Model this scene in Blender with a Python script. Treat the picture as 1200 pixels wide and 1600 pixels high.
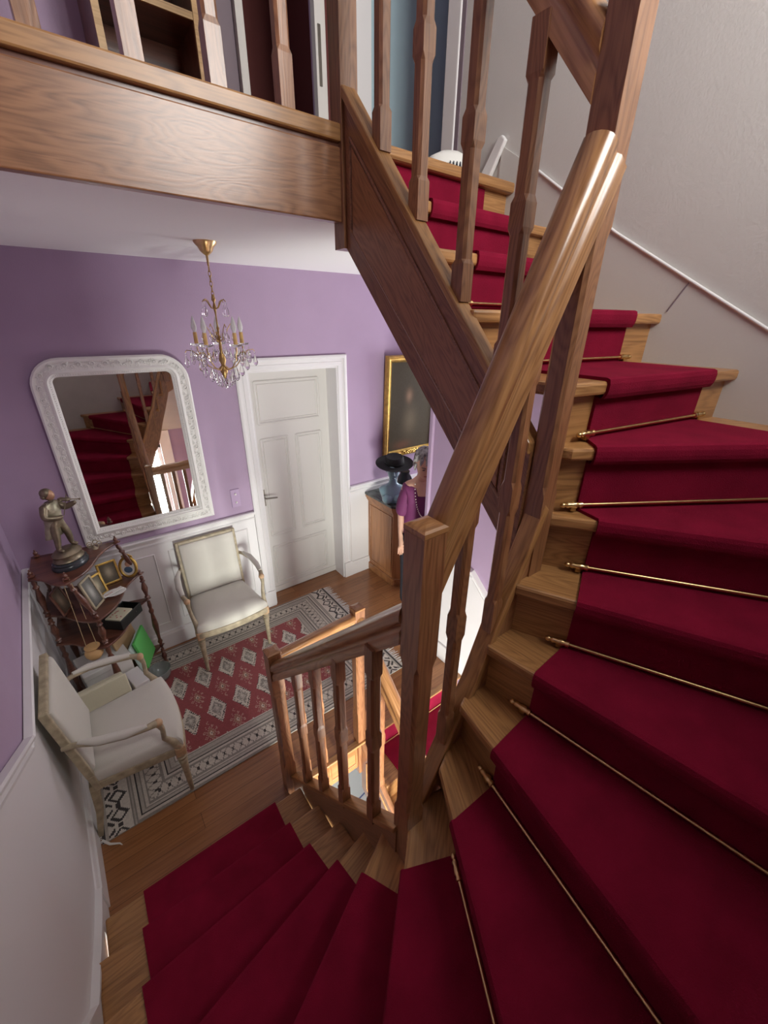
import bpy, bmesh, math, random
from mathutils import Vector, Matrix, Quaternion
random.seed(7)
S = bpy.context.scene
for o in list(bpy.data.objects): bpy.data.objects.remove(o)
C = bpy.context.scene.collection
PI = math.pi
# ------------------------------------------------------------------ camera, light, exposure
cam_d = bpy.data.cameras.new('camera'); cam = bpy.data.objects.new('camera', cam_d); C.objects.link(cam)
cam_d.sensor_fit = 'HORIZONTAL'; cam_d.sensor_width = 36; cam_d.lens = 635/1200*36
cam_d.clip_start = 0.02; cam_d.clip_end = 60
xa = Vector((0.7994106, -0.60069938, 0.01014608)); ya = Vector((0.2507126, 0.34890038, 0.9030015))
za = Vector((-0.54597242, -0.71932522, 0.42951757))
M = Matrix((xa, ya, za)).transposed().to_4x4(); M.translation = Vector((0, 0, 2.4418))
cam.matrix_world = M; S.camera = cam
S.view_settings.view_transform = 'Standard'; S.view_settings.look = 'None'
S.view_settings.gamma = 1; S.view_settings.use_curve_mapping = False
S.view_settings.exposure = 0.25
w = bpy.data.worlds.new('world'); S.world = w; w.use_nodes = True
w.node_tree.nodes['Background'].inputs[0].default_value = (0.75, 0.85, 1.0, 1)
w.node_tree.nodes['Background'].inputs[1].default_value = 1.0
def area(name, loc, rot, sx, sy, power, col):
    l = bpy.data.lights.new(name, 'AREA'); l.shape = 'RECTANGLE'; l.size = sx; l.size_y = sy
    l.energy = power; l.color = col
    o = bpy.data.objects.new(name, l); o.location = loc; o.rotation_euler = rot; C.objects.link(o); return o
# daylight standing outside the two stair windows
area('daylight_lower_window', (.62, -0.72, 0.02), (PI/2, 0, 0), .58, 1.4, 235, (0.97, 1.0, 0.94))
area('daylight_upper_window', (1.22, -0.72, 3.85), (PI/2+0.12, 0, 0), .95, 1.4, 66, (1.0, 0.985, 0.94))
area('passage_fill_light', (3.95, 2.5, 1.55), (PI/2, 0, PI/2), 0.9, 1.2, 30, (0.98, 0.98, 1.0))  # added fill for hall and passage, no known window behind it

# ------------------------------------------------------------------ materials
def newmat(name):
    m = bpy.data.materials.new(name); m.use_nodes = True
    return m, m.node_tree.nodes, m.node_tree.links, m.node_tree.nodes['Principled BSDF']
def plain(name, col, rough=.5, metal=0, bump=0, bscale=60, trans=0, coat=0, var=0.0, sheen=0, ior=1.45, vscale=4):
    m, N, L, b = newmat(name)
    b.inputs['Base Color'].default_value = (*col, 1); b.inputs['Roughness'].default_value = rough
    b.inputs['Metallic'].default_value = metal; b.inputs['Transmission Weight'].default_value = trans
    b.inputs['Coat Weight'].default_value = coat; b.inputs['Sheen Weight'].default_value = sheen
    b.inputs['IOR'].default_value = ior
    tc = N.new('ShaderNodeTexCoord')
    if var:
        n = N.new('ShaderNodeTexNoise'); n.inputs['Scale'].default_value = vscale; n.inputs['Detail'].default_value = 5
        L.new(tc.outputs['Object'], n.inputs['Vector'])
        r = N.new('ShaderNodeValToRGB')
        r.color_ramp.elements[0].position = .3; r.color_ramp.elements[1].position = .7
        r.color_ramp.elements[0].color = (*[c*(1-var) for c in col], 1)
        r.color_ramp.elements[1].color = (*[min(1, c*(1+var)) for c in col], 1)
        L.new(n.outputs['Fac'], r.inputs['Fac']); L.new(r.outputs['Color'], b.inputs['Base Color'])
    if bump:
        n2 = N.new('ShaderNodeTexNoise'); n2.inputs['Scale'].default_value = bscale; n2.inputs['Detail'].default_value = 4
        L.new(tc.outputs['Object'], n2.inputs['Vector'])
        bp = N.new('ShaderNodeBump'); bp.inputs['Strength'].default_value = bump; bp.inputs['Distance'].default_value = .004
        L.new(n2.outputs['Fac'], bp.inputs['Height']); L.new(bp.outputs['Normal'], b.inputs['Normal'])
    return m
def wood(name, dark, light, rough=.34, ring=9, coat=.25, contrast=1.0, st=(.34, 3.0)):
    """oak with the grain along the object's own X axis"""
    m, N, L, b = newmat(name)
    tc = N.new('ShaderNodeTexCoord'); oi = N.new('ShaderNodeObjectInfo')
    off = N.new('ShaderNodeVectorMath'); off.operation = 'MULTIPLY_ADD'
    off.inputs[1].default_value = (7, 3, 5)
    L.new(oi.outputs['Random'], off.inputs[0]); L.new(tc.outputs['Object'], off.inputs[2])
    mp = N.new('ShaderNodeMapping'); mp.inputs['Scale'].default_value = (st[0], st[1], st[1])
    L.new(off.outputs[0], mp.inputs['Vector'])
    n1 = N.new('ShaderNodeTexNoise'); n1.inputs['Scale'].default_value = 2.2; n1.inputs['Detail'].default_value = 3
    n1.inputs['Distortion'].default_value = .25
    L.new(mp.outputs[0], n1.inputs['Vector'])
    mu = N.new('ShaderNodeMath'); mu.operation = 'MULTIPLY'; mu.inputs[1].default_value = ring
    L.new(n1.outputs['Fac'], mu.inputs[0])
    fr = N.new('ShaderNodeMath'); fr.operation = 'PINGPONG'; fr.inputs[1].default_value = .5
    L.new(mu.outputs[0], fr.inputs[0])
    mp2 = N.new('ShaderNodeMapping'); mp2.inputs['Scale'].default_value = (5, 190, 190)
    L.new(off.outputs[0], mp2.inputs['Vector'])
    n2 = N.new('ShaderNodeTexNoise'); n2.inputs['Scale'].default_value = 1.0; n2.inputs['Detail'].default_value = 3
    L.new(mp2.outputs[0], n2.inputs['Vector'])
    ad = N.new('ShaderNodeMath'); ad.operation = 'MULTIPLY_ADD'; ad.inputs[1].default_value = .8
    L.new(fr.outputs[0], ad.inputs[0])
    m3 = N.new('ShaderNodeMath'); m3.operation = 'MULTIPLY'; m3.inputs[1].default_value = 1.0
    L.new(n2.outputs['Fac'], m3.inputs[0]); L.new(m3.outputs[0], ad.inputs[2])
    r = N.new('ShaderNodeValToRGB'); e = r.color_ramp.elements
    e[0].position = .22; e[0].color = (*[d*(1-.35*contrast) for d in dark], 1)
    e[1].position = .85; e[1].color = (*light, 1)
    x = e.new(.45); x.color = (*dark, 1)
    L.new(ad.outputs[0], r.inputs['Fac'])
    hs = N.new('ShaderNodeHueSaturation')
    vr = N.new('ShaderNodeMapRange'); vr.inputs['To Min'].default_value = .88; vr.inputs['To Max'].default_value = 1.12
    L.new(oi.outputs['Random'], vr.inputs['Value']); L.new(vr.outputs[0], hs.inputs['Value'])
    L.new(r.outputs['Color'], hs.inputs['Color']); L.new(hs.outputs['Color'], b.inputs['Base Color'])
    b.inputs['Roughness'].default_value = rough; b.inputs['Coat Weight'].default_value = coat
    b.inputs['Coat Roughness'].default_value = .28
    bp = N.new('ShaderNodeBump'); bp.inputs['Strength'].default_value = .12; bp.inputs['Distance'].default_value = .002
    L.new(ad.outputs[0], bp.inputs['Height']); L.new(bp.outputs['Normal'], b.inputs['Normal'])
    return m
def planks(name, dark, light, wdt=.09, rough=.3):
    """floor boards running along X"""
    m, N, L, b = newmat(name)
    tc = N.new('ShaderNodeTexCoord')
    br = N.new('ShaderNodeTexBrick'); br.inputs['Scale'].default_value = 1
    br.inputs['Brick Width'].default_value = 1.3; br.inputs['Row Height'].default_value = wdt
    br.inputs['Mortar Size'].default_value = .0012; br.inputs['Color1'].default_value = (*dark, 1)
    br.inputs['Color2'].default_value = (*light, 1); br.inputs['Mortar'].default_value = (*[c*.35 for c in dark], 1)
    L.new(tc.outputs['Object'], br.inputs['Vector'])
    mp = N.new('ShaderNodeMapping'); mp.inputs['Scale'].default_value = (3, 60, 1)
    L.new(tc.outputs['Object'], mp.inputs['Vector'])
    n = N.new('ShaderNodeTexNoise'); n.inputs['Scale'].default_value = 1.3; n.inputs['Detail'].default_value = 5
    n.inputs['Distortion'].default_value = .8
    L.new(mp.outputs[0], n.inputs['Vector'])
    mx = N.new('ShaderNodeMix'); mx.data_type = 'RGBA'; mx.blend_type = 'MULTIPLY'; mx.inputs['Factor'].default_value = .55
    r = N.new('ShaderNodeValToRGB'); r.color_ramp.elements[0].position = .3; r.color_ramp.elements[1].position = .65
    r.color_ramp.elements[0].color = (.45, .38, .32, 1); r.color_ramp.elements[1].color = (1, 1, 1, 1)
    L.new(n.outputs['Fac'], r.inputs['Fac'])
    L.new(br.outputs['Color'], mx.inputs[6]); L.new(r.outputs['Color'], mx.inputs[7])
    L.new(mx.outputs[2], b.inputs['Base Color']); b.inputs['Roughness'].default_value = rough
    b.inputs['Coat Weight'].default_value = .2
    return m
def attrmat(name, rough=.9, bump=.0, sheen=0, bs=300, spec=.5):
    m, N, L, b = newmat(name)
    a = N.new('ShaderNodeVertexColor'); a.layer_name = 'Col'
    L.new(a.outputs['Color'], b.inputs['Base Color']); b.inputs['Roughness'].default_value = rough
    b.inputs['Sheen Weight'].default_value = sheen; b.inputs['Specular IOR Level'].default_value = spec
    if bump:
        tc = N.new('ShaderNodeTexCoord'); n = N.new('ShaderNodeTexNoise'); n.inputs['Scale'].default_value = bs
        L.new(tc.outputs['Object'], n.inputs['Vector'])
        bp = N.new('ShaderNodeBump'); bp.inputs['Strength'].default_value = bump; bp.inputs['Distance'].default_value = .003
        L.new(n.outputs['Fac'], bp.inputs['Height']); L.new(bp.outputs['Normal'], b.inputs['Normal'])
    return m
WOOD = wood('oak_stained', (.190, .078, .032), (.300, .135, .060), ring=34, coat=.5, st=(.5, 2.6))
WOODT = wood('oak_tread', (.280, .130, .045), (.42, .210, .076), rough=.38, ring=26)
WOODR = wood('oak_rail', (.270, .120, .045), (.42, .205, .080), rough=.22, ring=24, coat=.6)
WOODC = wood('cherry_wood', (.27, .105, .036), (.42, .19, .075), rough=.35, ring=4)
WOODM = wood('mahogany', (.075, .026, .018), (.16, .062, .038), rough=.28, ring=5)
WOODY = wood('pine_wood', (.50, .30, .12), (.66, .43, .2), rough=.5, ring=4)
PURPLE = plain('purple_paint', (.405, .292, .418), .62, bump=.12, bscale=140, var=.03)
LAV = PURPLE
WHITE = plain('white_paint', (.76, .74, .735), .42, bump=.05, bscale=90)
GREYW = plain('warm_white_wall', (.60, .578, .548), .6, bump=.2, bscale=120, var=.02)
CEIL = plain('ceiling_white', (.88, .87, .85), .8, bump=.1)
DOORW = plain('door_white', (.66, .635, .60), .45, bump=.04)
CARPET = plain('red_carpet', (.205, .0068, .028), 1.0, bump=.7, bscale=420, var=.15, sheen=0, vscale=9)
BRASS = plain('brass', (.78, .56, .26), .28, 1, var=.12, vscale=30)
BRASSD = plain('aged_brass', (.50, .33, .13), .35, 1, var=.25, vscale=40)
GOLD = plain('gilt', (.62, .42, .12), .38, 1, bump=.5, bscale=120, var=.25, vscale=25)
GLASS = plain('crystal', (1, 1, 1), .02, trans=1.0, ior=1.5)
FROST = plain('bulb_glass', (.92, .92, .90), .15, trans=.35, ior=1.3)
CANDLE = plain('candle_sleeve', (.75, .48, .18), .45)
FABRIC = plain('cream_fabric', (.60, .575, .51), .9, bump=.35, bscale=380, var=.03, sheen=.2)
GILTW = plain('greige_gilt_wood', (.40, .335, .225), .5, bump=.3, bscale=60, var=.25, vscale=28)
GILTP = plain('worn_gilt_carving', (.55, .36, .21), .45, bump=.4, bscale=80, var=.2, vscale=30)
MIRROR = plain('mirror_silver', (.80, .81, .79), .015, 1, var=.10, vscale=6)
MFRAME = plain('mirror_frame_white', (.80, .79, .75), .5, bump=.1)
BRONZE = plain('bronze', (.23, .19, .13), .42, .75, bump=.3, bscale=50, var=.35, vscale=22)
COATG = plain('gilt_bronze_coat', (.40, .37, .26), .45, .6, bump=.3, bscale=50, var=.3, vscale=22)
FLESHB = plain('bronze_flesh', (.48, .28, .17), .45, .4)
DARKB = plain('black_stone', (.035, .04, .045), .25)
MARBLE = plain('grey_marble', (.085, .095, .09), .16, var=.6, vscale=14)
BLACK = plain('black_lacquer', (.016, .018, .017), .4)
HATM = plain('black_felt', (.018, .018, .019), .9, bump=.4, bscale=300)
BLUEG = plain('blue_grey_resin', (.25, .40, .46), .28, coat=.4)
PAPER = plain('paper', (.80, .79, .75), .7)
CREAM = plain('cream_leather', (.70, .66, .49), .55, bump=.2, bscale=160)
GREEN = plain('green_folder', (.13, .60, .14), .5)
KRAFT = plain('kraft_board', (.45, .30, .16), .75)
TERRA = plain('blond_wood_pouch', (.68, .42, .19), .5, bump=.2)
CORD = plain('cord', (.55, .42, .24), .8)
SKIN = plain('skin', (.62, .36, .25), .5, var=.05, vscale=20)
HAIR = plain('grey_hair', (.30, .29, .28), .6, bump=1, bscale=90, var=.5, vscale=40)
BLOUSE = plain('plum_blouse', (.155, .028, .105), .75, bump=.4, bscale=30)
TROUS = plain('dark_trousers', (.03, .03, .04), .85)
PEARL = plain('pearl', (.85, .78, .68), .25)
NAVY = plain('dark_ink', (.03, .03, .05), .6)
REDINK = plain('red_ink', (.45, .03, .04), .6)
STEEL = plain('dark_steel', (.25, .23, .2), .3, 1)
SWITCH = plain('clear_switch_plate', (.48, .36, .52), .2)
DRED = plain('dark_red_wall', (.11, .022, .018), .7)
LBLUE = plain('light_blue_door', (.40, .53, .58), .45)
TEAL = plain('turquoise_cover', (.05, .50, .40), .5)
MAUVEG = plain('mauve_grey_paint', (.22, .17, .20), .6)
GROUND = plain('cream_tiles', (.72, .68, .60), .5, var=.03)
FLOORM = planks('hall_boards', (.30, .125, .045), (.42, .19, .075))
m, N, L, b = newmat('window_glass')
tb = N.new('ShaderNodeBsdfTransparent'); gb = N.new('ShaderNodeBsdfGlossy'); gb.inputs['Roughness'].default_value = .02
mxs = N.new('ShaderNodeMixShader'); mxs.inputs[0].default_value = .06
L.new(tb.outputs[0], mxs.inputs[1]); L.new(gb.outputs[0], mxs.inputs[2])
L.new(mxs.outputs[0], N['Material Output'].inputs['Surface']); WGLASS = m

CARPET.node_tree.nodes['Principled BSDF'].inputs['Specular IOR Level'].default_value = .12
# ------------------------------------------------------------------ mesh helpers
class MB:
    def __init__(s): s.v = []; s.f = []; s.m = []; s.cm = 0; s.col = None
    def add(s, vs, fs):
        o = len(s.v); s.v += [Vector(v) for v in vs]
        for f in fs: s.f.append([o+i for i in f]); s.m.append(s.cm)
        return s
    def box(s, a, b):
        x0, y0, z0 = a; x1, y1, z1 = b
        return s.add([(x0,y0,z0),(x1,y0,z0),(x1,y1,z0),(x0,y1,z0),(x0,y0,z1),(x1,y0,z1),(x1,y1,z1),(x0,y1,z1)],
                     [(0,3,2,1),(4,5,6,7),(0,1,5,4),(1,2,6,5),(2,3,7,6),(3,0,4,7)])
    def extr(s, poly, vec):
        n = len(poly); vec = Vector(vec); p = [Vector(q) for q in poly]
        return s.add(p+[q+vec for q in p], [list(range(n))[::-1], list(range(n, 2*n))]+[(i,(i+1)%n,n+(i+1)%n,n+i) for i in range(n)])
    def prism(s, poly, z0, z1): return s.extr([(x, y, z0) for x, y in poly], (0, 0, z1-z0))
    def loft(s, rings, cap=True, closed=False):
        n = len(rings[0]); vs = [v for r in rings for v in r]; fs = []
        R = len(rings)
        for i in range(R if closed else R-1):
            j = (i+1) % R
            for k in range(n): fs.append((i*n+k, i*n+(k+1) % n, j*n+(k+1) % n, j*n+k))
        if cap and not closed: fs += [list(range(n))[::-1], [(R-1)*n+k for k in range(n)]]
        return s.add(vs, fs)
    def lathe(s, prof, c=(0,0,0), seg=16, sx=1, sy=1):
        rings = [[(c[0]+r*sx*math.cos(2*PI*k/seg), c[1]+r*sy*math.sin(2*PI*k/seg), c[2]+z) for k in range(seg)] for r, z in prof]
        return s.loft(rings)
    def tube(s, path, rad, seg=8, cap=True, closed=False, flat=1.0):
        P = [Vector(p) for p in path]; n = len(P)
        if not hasattr(rad, '__len__'): rad = [rad]*n
        up = Vector((0, 0, 1)); rings = []; prev = None
        for i in range(n):
            if closed: t = (P[(i+1) % n]-P[i-1])
            else: t = P[min(i+1, n-1)]-P[max(i-1, 0)]
            if t.length < 1e-9: t = Vector((0, 0, 1))
            t.normalize()
            if prev is None:
                a = up.cross(t)
                if a.length < .05: a = Vector((1, 0, 0)).cross(t)
            else: a = prev-t*prev.dot(t)
            a.normalize(); prev = a; bb = t.cross(a)
            rings.append([P[i]+(a*math.cos(2*PI*k/seg)+bb*math.sin(2*PI*k/seg)*flat)*rad[i] for k in range(seg)])
        return s.loft(rings, cap, closed)
    def ball(s, c, r, seg=10, rx=1, ry=1, rz=1):
        rr = []
        for i in range(1, seg//2+1):
            a = -PI/2+PI*i/(seg//2+1); rr.append((r*math.cos(a), r*rz*math.sin(a)))
        return s.lathe([(r*.05, -r*rz)]+rr+[(r*.05, r*rz)], c, seg, rx, ry)
    def xf(s, M, start=0):
        for i in range(start, len(s.v)): s.v[i] = M @ s.v[i]
        return s
    def build(s, name, mat, parent=None, smooth=False, bevel=0, grain=None, sub=0, loc=None):
        me = bpy.data.meshes.new(name); vs = s.v; R = None
        if grain is not None:
            g = Vector(grain).normalized(); R = Vector((1, 0, 0)).rotation_difference(g).to_matrix()
            Ri = R.inverted(); vs = [Ri @ v for v in vs]
        me.from_pydata([tuple(v) for v in vs], [], s.f)
        mats = mat if isinstance(mat, (list, tuple)) else [mat]
        for mm in mats: me.materials.append(mm)
        if len(mats) > 1: me.polygons.foreach_set('material_index', s.m)
        bm = bmesh.new(); bm.from_mesh(me); bmesh.ops.recalc_face_normals(bm, faces=bm.faces); bm.to_mesh(me); bm.free()
        if smooth:
            me.polygons.foreach_set('use_smooth', [True]*len(me.polygons)); me.set_sharp_from_angle(angle=.9)
        me.update()
        o = bpy.data.objects.new(name, me); C.objects.link(o)
        if R is not None: o.matrix_basis = R.to_4x4()
        if loc is not None: o.location = loc
        if parent: o.parent = parent
        if bevel:
            b = o.modifiers.new('bevel', 'BEVEL'); b.width = bevel; b.segments = 2; b.limit_method = 'ANGLE'; b.angle_limit = .7
        if sub:
            b = o.modifiers.new('sub', 'SUBSURF'); b.levels = sub; b.render_levels = sub
        return o
def thing(name, label, cat, loc=(0,0,0), rz=0, group=None):
    o = bpy.data.objects.new(name, None); C.objects.link(o); o.location = loc; o.rotation_euler = (0, 0, rz)
    o.empty_display_size = .1
    o['label'] = label; o['category'] = cat
    if group: o['group'] = group
    return o
def tag(o, label, cat, group=None):
    o['label'] = label; o['category'] = cat
    if group: o['group'] = group
    return o
def struct(o): o['kind'] = 'structure'; return o
def lerp(a, b, t): return a+(b-a)*t
def beam(name, p0, p1, prof, mat, parent, bevel=0, smooth=False, vcut=(True, True)):
    """profile (side, up) swept from p0 to p1; grain along it; ends cut plumb"""
    p0 = Vector(p0); p1 = Vector(p1); d = p1-p0; Ln = d.length; x = d.normalized()
    side = Vector((0, 0, 1)).cross(x); side.normalize(); up = x.cross(side)
    tan = x.z/max(1e-6, math.hypot(x.x, x.y)); t0 = tan*vcut[0]; t1 = tan*vcut[1]
    mb = MB()
    r0 = [Vector((b_*t0, a_, b_)) for a_, b_ in prof]; r1 = [Vector((Ln+b_*t1, a_, b_)) for a_, b_ in prof]
    mb.loft([r0, r1]); o = mb.build(name, mat, parent, smooth=smooth, bevel=bevel)
    Mx = Matrix((x, side, up)).transposed().to_4x4(); Mx.translation = p0; o.matrix_basis = Mx
    return o
def rail_prof(w=.062, h=.085):
    p = []
    for k in range(0, 9):
        a = PI*k/8; p.append((w/2*math.cos(a), h*.30+h*.26*math.sin(a)))
    hw = w/2
    p += [(-hw*1.0, h*.16), (-hw*.72, h*.06), (-hw*.70, -h*.05), (-hw*.9, -h*.12), (-hw*.9, -h*.44),
          (hw*.9, -h*.44), (hw*.9, -h*.12), (hw*.70, -h*.05), (hw*.72, h*.06), (hw*1.0, h*.16)]
    return p
def rect_prof(w, h): return [(-w/2, -h/2), (w/2, -h/2), (w/2, h/2), (-w/2, h/2)]
def octo(cx, cy, z, hw, ch):
    c = max(ch, .0006)
    return [(cx+hw-c, cy-hw, z), (cx+hw, cy-hw+c, z), (cx+hw, cy+hw-c, z), (cx+hw-c, cy+hw, z),
            (cx-hw+c, cy+hw, z), (cx-hw, cy+hw-c, z), (cx-hw, cy-hw+c, z), (cx-hw+c, cy-hw, z)]
def baluster(parent, x, y, z0, z1, w=.036):
    h = w/2; n = h*.93; H = z1-z0; c = h*.36; m = (z0+z1)/2+.02
    secs = [(z0, h, 0), (z0+.13*H, h, 0), (z0+.145*H, n, c), (m-.055*H, n, c), (m-.035*H, h, 0), (m+.035*H, h, 0),
            (m+.055*H, n, c), (z1-.14*H, n, c), (z1-.125*H, h, 0), (z1, h, 0)]
    mb = MB(); mb.loft([octo(x, y, z, hh, cc) for z, hh, cc in secs])
    return mb.build('baluster', WOOD, parent, grain=(0, 0, 1))
def newel(parent, x0, y0, z0, z1, wd=.064, cap=True, chs=None):
    x = x0+wd/2; y = y0+wd/2; h = wd/2; c = h*.28
    chs = chs or [(z0+.28*(z1-z0), z0+.72*(z1-z0))]
    secs = [(z0, h, 0)]
    for a_, b_ in chs: secs += [(a_, h, 0), (a_+.025, h*.97, c), (b_-.025, h*.97, c), (b_, h, 0)]
    secs += [(z1-.02, h, 0)] if cap else [(z1, h, 0)]
    mb = MB(); mb.loft([octo(x, y, z, hh, cc) for z, hh, cc in secs])
    o = mb.build('newel_post', WOOD, parent, grain=(0, 0, 1))
    if cap:
        mb = MB(); k = h+.0015
        mb.loft([octo(x, y, z1-.022, h*.96, 0), octo(x, y, z1-.016, k, 0), octo(x, y, z1-.006, k, 0), octo(x, y, z1-.002, k-.006, 0), octo(x, y, z1+.002, k-.02, 0)])
        cp = mb.build('post_cap', WOODR, o); cp.matrix_basis = o.matrix_basis.inverted()
    return o

# ------------------------------------------------------------------ geometry of the stair
ZL = 2.99                                   # landing level
XE = 1.82                                   # face of the east wall
YS = -0.50                                  # south wall
def xw(y): return -.465-(y-1.5)*.035        # west wall face, slightly skewed
Z = {n: .177*n for n in range(1, 13)}; Z[0] = 0; Z[12] = 2.138; Z[13] = 2.30; Z[14] = 2.468; Z[15] = 2.63; Z[16] = 2.80; Z[17] = ZL
# nosing line of each tread: inner point at the string, outer point at the wall, and points where it turns with carpet
NI = {1: (.46, 1.32), 2: (.46, 1.095), 3: (.46, .892), 4: (.475, .725), 5: (.478, .615), 6: (.478, .495), 7: (.60, .505), 8: (.69, .53),
      9: (.78, .53), 10: (.865, .53), 11: (.995, .535), 12: (1.02, .525), 13: (1.02, .546), 14: (.98, .845), 15: (.98, 1.02), 16: (.98, 1.245), 17: (.98, 1.465)}
def outer(n):
    dirs = {1: (-1, 0), 2: (-1, 0), 3: (-1, -.055), 4: (-1, -.195), 5: (-1, -.50), 6: (-1, -.93), 7: (-.557, -1), 8: (-.19, -1), 9: (.137, -1),
            10: (.47, -1), 11: (.70, -1), 12: (.617, -.38), 13: (.64, -.095), 14: (1, -.16), 15: (1, 0), 16: (1, 0), 17: (1, 0)}
    x, y = NI[n]; dx, dy = dirs[n]; best = 9
    if dx < 0: best = min(best, (-.40-.03*(n < 4)-x)/dx)
    if dx > 0: best = min(best, (XE-x)/dx)
    if dy < 0: best = min(best, (YS-y)/dy)
    return (x+dx*best, y+dy*best), (dx, dy)
NO = {}; ND = {}
for n in NI:
    NO[n], d_ = outer(n); l_ = math.hypot(*d_); ND[n] = (d_[0]/l_, d_[1]/l_)
# walking direction across each nosing (left-hand normal chosen to go up the stair)
def upn(n):
    dx, dy = ND[n]; a = (-dy, dx); bb = (dy, -dx)
    nx = NI[min(n+1, 17)]; ox = NO[min(n+1, 17)]
    if n == 17: return (0, 1)
    mx_ = (nx[0]+ox[0])/2-(NI[n][0]+NO[n][0])/2; my_ = (nx[1]+ox[1])/2-(NI[n][1]+NO[n][1])/2
    return a if a[0]*mx_+a[1]*my_ > 0 else bb
def shift(p, n, d): u = upn(n); return (p[0]+u[0]*d, p[1]+u[1]*d)
st = thing('winding_staircase', 'winding oak staircase rising from the hall past newel posts to the upper landing', 'staircase')
def clampw(p): return (max(min(p[0], XE-.001), xw(p[1])+.002), max(p[1], YS+.002))
def corners(n):
    """extra wall corner between outer point n and n+1"""
    a = NO[n]; b_ = NO[n+1]
    if a[0] < -.3 and b_[1] < YS+.05 and b_[0] > -.3: return [(xw(YS)+.002, YS+.002)]
    if a[1] < YS+.05 and b_[0] > XE-.05 and a[0] < XE-.05: return [(XE-.001, YS+.002)]
    return []
NOSE = .03
for n in range(1, 17):
    th = .034; z = Z[n]
    i0 = NI[n]; o0 = NO[n]; i1 = shift(NI[n+1], n+1, NOSE+.012); ext_ = .05 if 7 <= n+1 <= 12 else (.032 if n+1 > 12 else 0)
    if n > 12: i0 = (i0[0]-ND[n][0]*.032, i0[1]-ND[n][1]*.032)
    i1 = (i1[0]-ND[n+1][0]*ext_, i1[1]-ND[n+1][1]*ext_); o1 = shift(NO[n+1], n+1, NOSE+.012)
    poly = [i0, o0]+corners(n)+[o1, i1]
    if n == 6: poly = [(.478, .56)]+poly
    poly = [clampw(p) for p in poly]
    mb = MB(); mb.prism(poly, z-th, z)
    mb.build('tread', WOODT, st, bevel=.008, grain=(ND[n][0], ND[n][1], 0))
for n in range(1, 18):
    ext_ = .05 if 7 <= n <= 12 else (.032 if n > 12 else 0); A_ = (NI[n][0]-ND[n][0]*ext_, NI[n][1]-ND[n][1]*ext_)
    a = shift(A_, n, NOSE); b_ = shift(NO[n], n, NOSE)
    a2 = shift(A_, n, NOSE+.014); b2 = shift(NO[n], n, NOSE+.014)
    mb = MB(); mb.prism([clampw(a), clampw(b_), clampw(b2), clampw(a2)], Z[n-1]-.01, Z[n]-.032)
    mb.build('riser', WOODT, st, grain=(ND[n][0], ND[n][1], 0))
# strings
mb = MB(); mb.extr([(.462, 1.44, .02), (.462, 1.40, -.25), (.47, .54, .60), (.47, .54, 1.0), (.462, 1.44, .10)], (.032, 0, 0))
mb.build('string_board', WOOD, st, grain=(0, -.66, .72))
beam('string_cap', (.477, 1.43, .118), (.484, .54, 1.015), rect_prof(.05, .02), WOODT, st, bevel=.004)
cpts = [(.545, 1.0), (.608, 1.137), (.684, 1.309), (.755, 1.459), (.821, 1.650), (.888, 1.815), (.95, 1.985)]
mb = MB(); top = [(x, .534, z-.01) for x, z in cpts]; bot = [(x, .534, z-.40) for x, z in cpts][::-1]
mb.extr(top+bot, (0, .034, 0)); mb.build('string_board', WOOD, st, grain=(.41, 0, .98))
mb = MB(); rings = []
for x, z in cpts: rings.append([(x+.014, .526, z-.008), (x+.014, .580, z-.008), (x-.006, .580, z+.010), (x-.006, .526, z+.010)])
mb.loft(rings); mb.build('string_cap', WOODT, st, bevel=.003, grain=(.41, 0, .98))
# panelled string beside the upper flight
def zt(y): return 2.30+1.095*(y-.73)
def zb(y): return 1.88+1.0*(y-.66)
mb = MB(); mb.extr([(.918, .585, zb(.585)), (.918, 1.445, zb(1.445)), (.918, 1.445, zt(1.445)-.01), (.918, .585, zt(.585)-.01)], (.030, 0, 0))
sb = mb.build('string_board', WOOD, st, grain=(0, .69, .72))
def mould(pts, r, par, mat=WOOD):
    mb = MB(); n = len(pts)
    for i in range(n): mb.tube([pts[i], pts[(i+1) % n]], r, 6)
    o = mb.build('panel_moulding', mat, par, smooth=True)
    o.matrix_basis = par.matrix_basis.inverted(); return o
ins = [(.917, .66, zb(.66)+.10), (.917, 1.41, zb(1.41)+.085), (.917, 1.41, zt(1.41)-.085), (.917, .66, zt(.66)-.085)]
mould(ins, .006, sb)
c_ = [sum(p[1] for p in ins)/4, sum(p[2] for p in ins)/4]
mb = MB(); f0 = [(.918, lerp(p[1], c_[0], .035), lerp(p[2], c_[1], .05)) for p in ins]
mb.extr(f0, (-.006, 0, 0)); fp = mb.build('raised_panel', WOOD, sb, bevel=.003)
fp.matrix_basis = Matrix.Identity(4)
me = fp.data; Ri = sb.matrix_basis.inverted()
for v in me.vertices: v.co = Ri @ v.co
beam('string_cap', (.935, .585, zt(.585)), (.935, 1.445, zt(1.445)), rect_prof(.056, .022), WOODT, st, bevel=.004)
# newel posts
newel(st, .425, 1.43, -.02, 1.035, .064, chs=[(.22, .78)])                         # foot of stair
newel(st, .475, .4955, .80, 2.075, .062, chs=[(1.12, 1.72)])                       # winder turn
newel(st, .912, 1.44, -.30, 1.055, .060, chs=[(.25, .78)])                         # well corner
newel(st, .93, .53, 1.72, 2.975, .060, chs=[(2.02, 2.62)])                         # tall post
newel(st, .905, 1.44, 2.665, 4.10, .064, chs=[(3.30, 3.85)])                       # landing post
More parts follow.
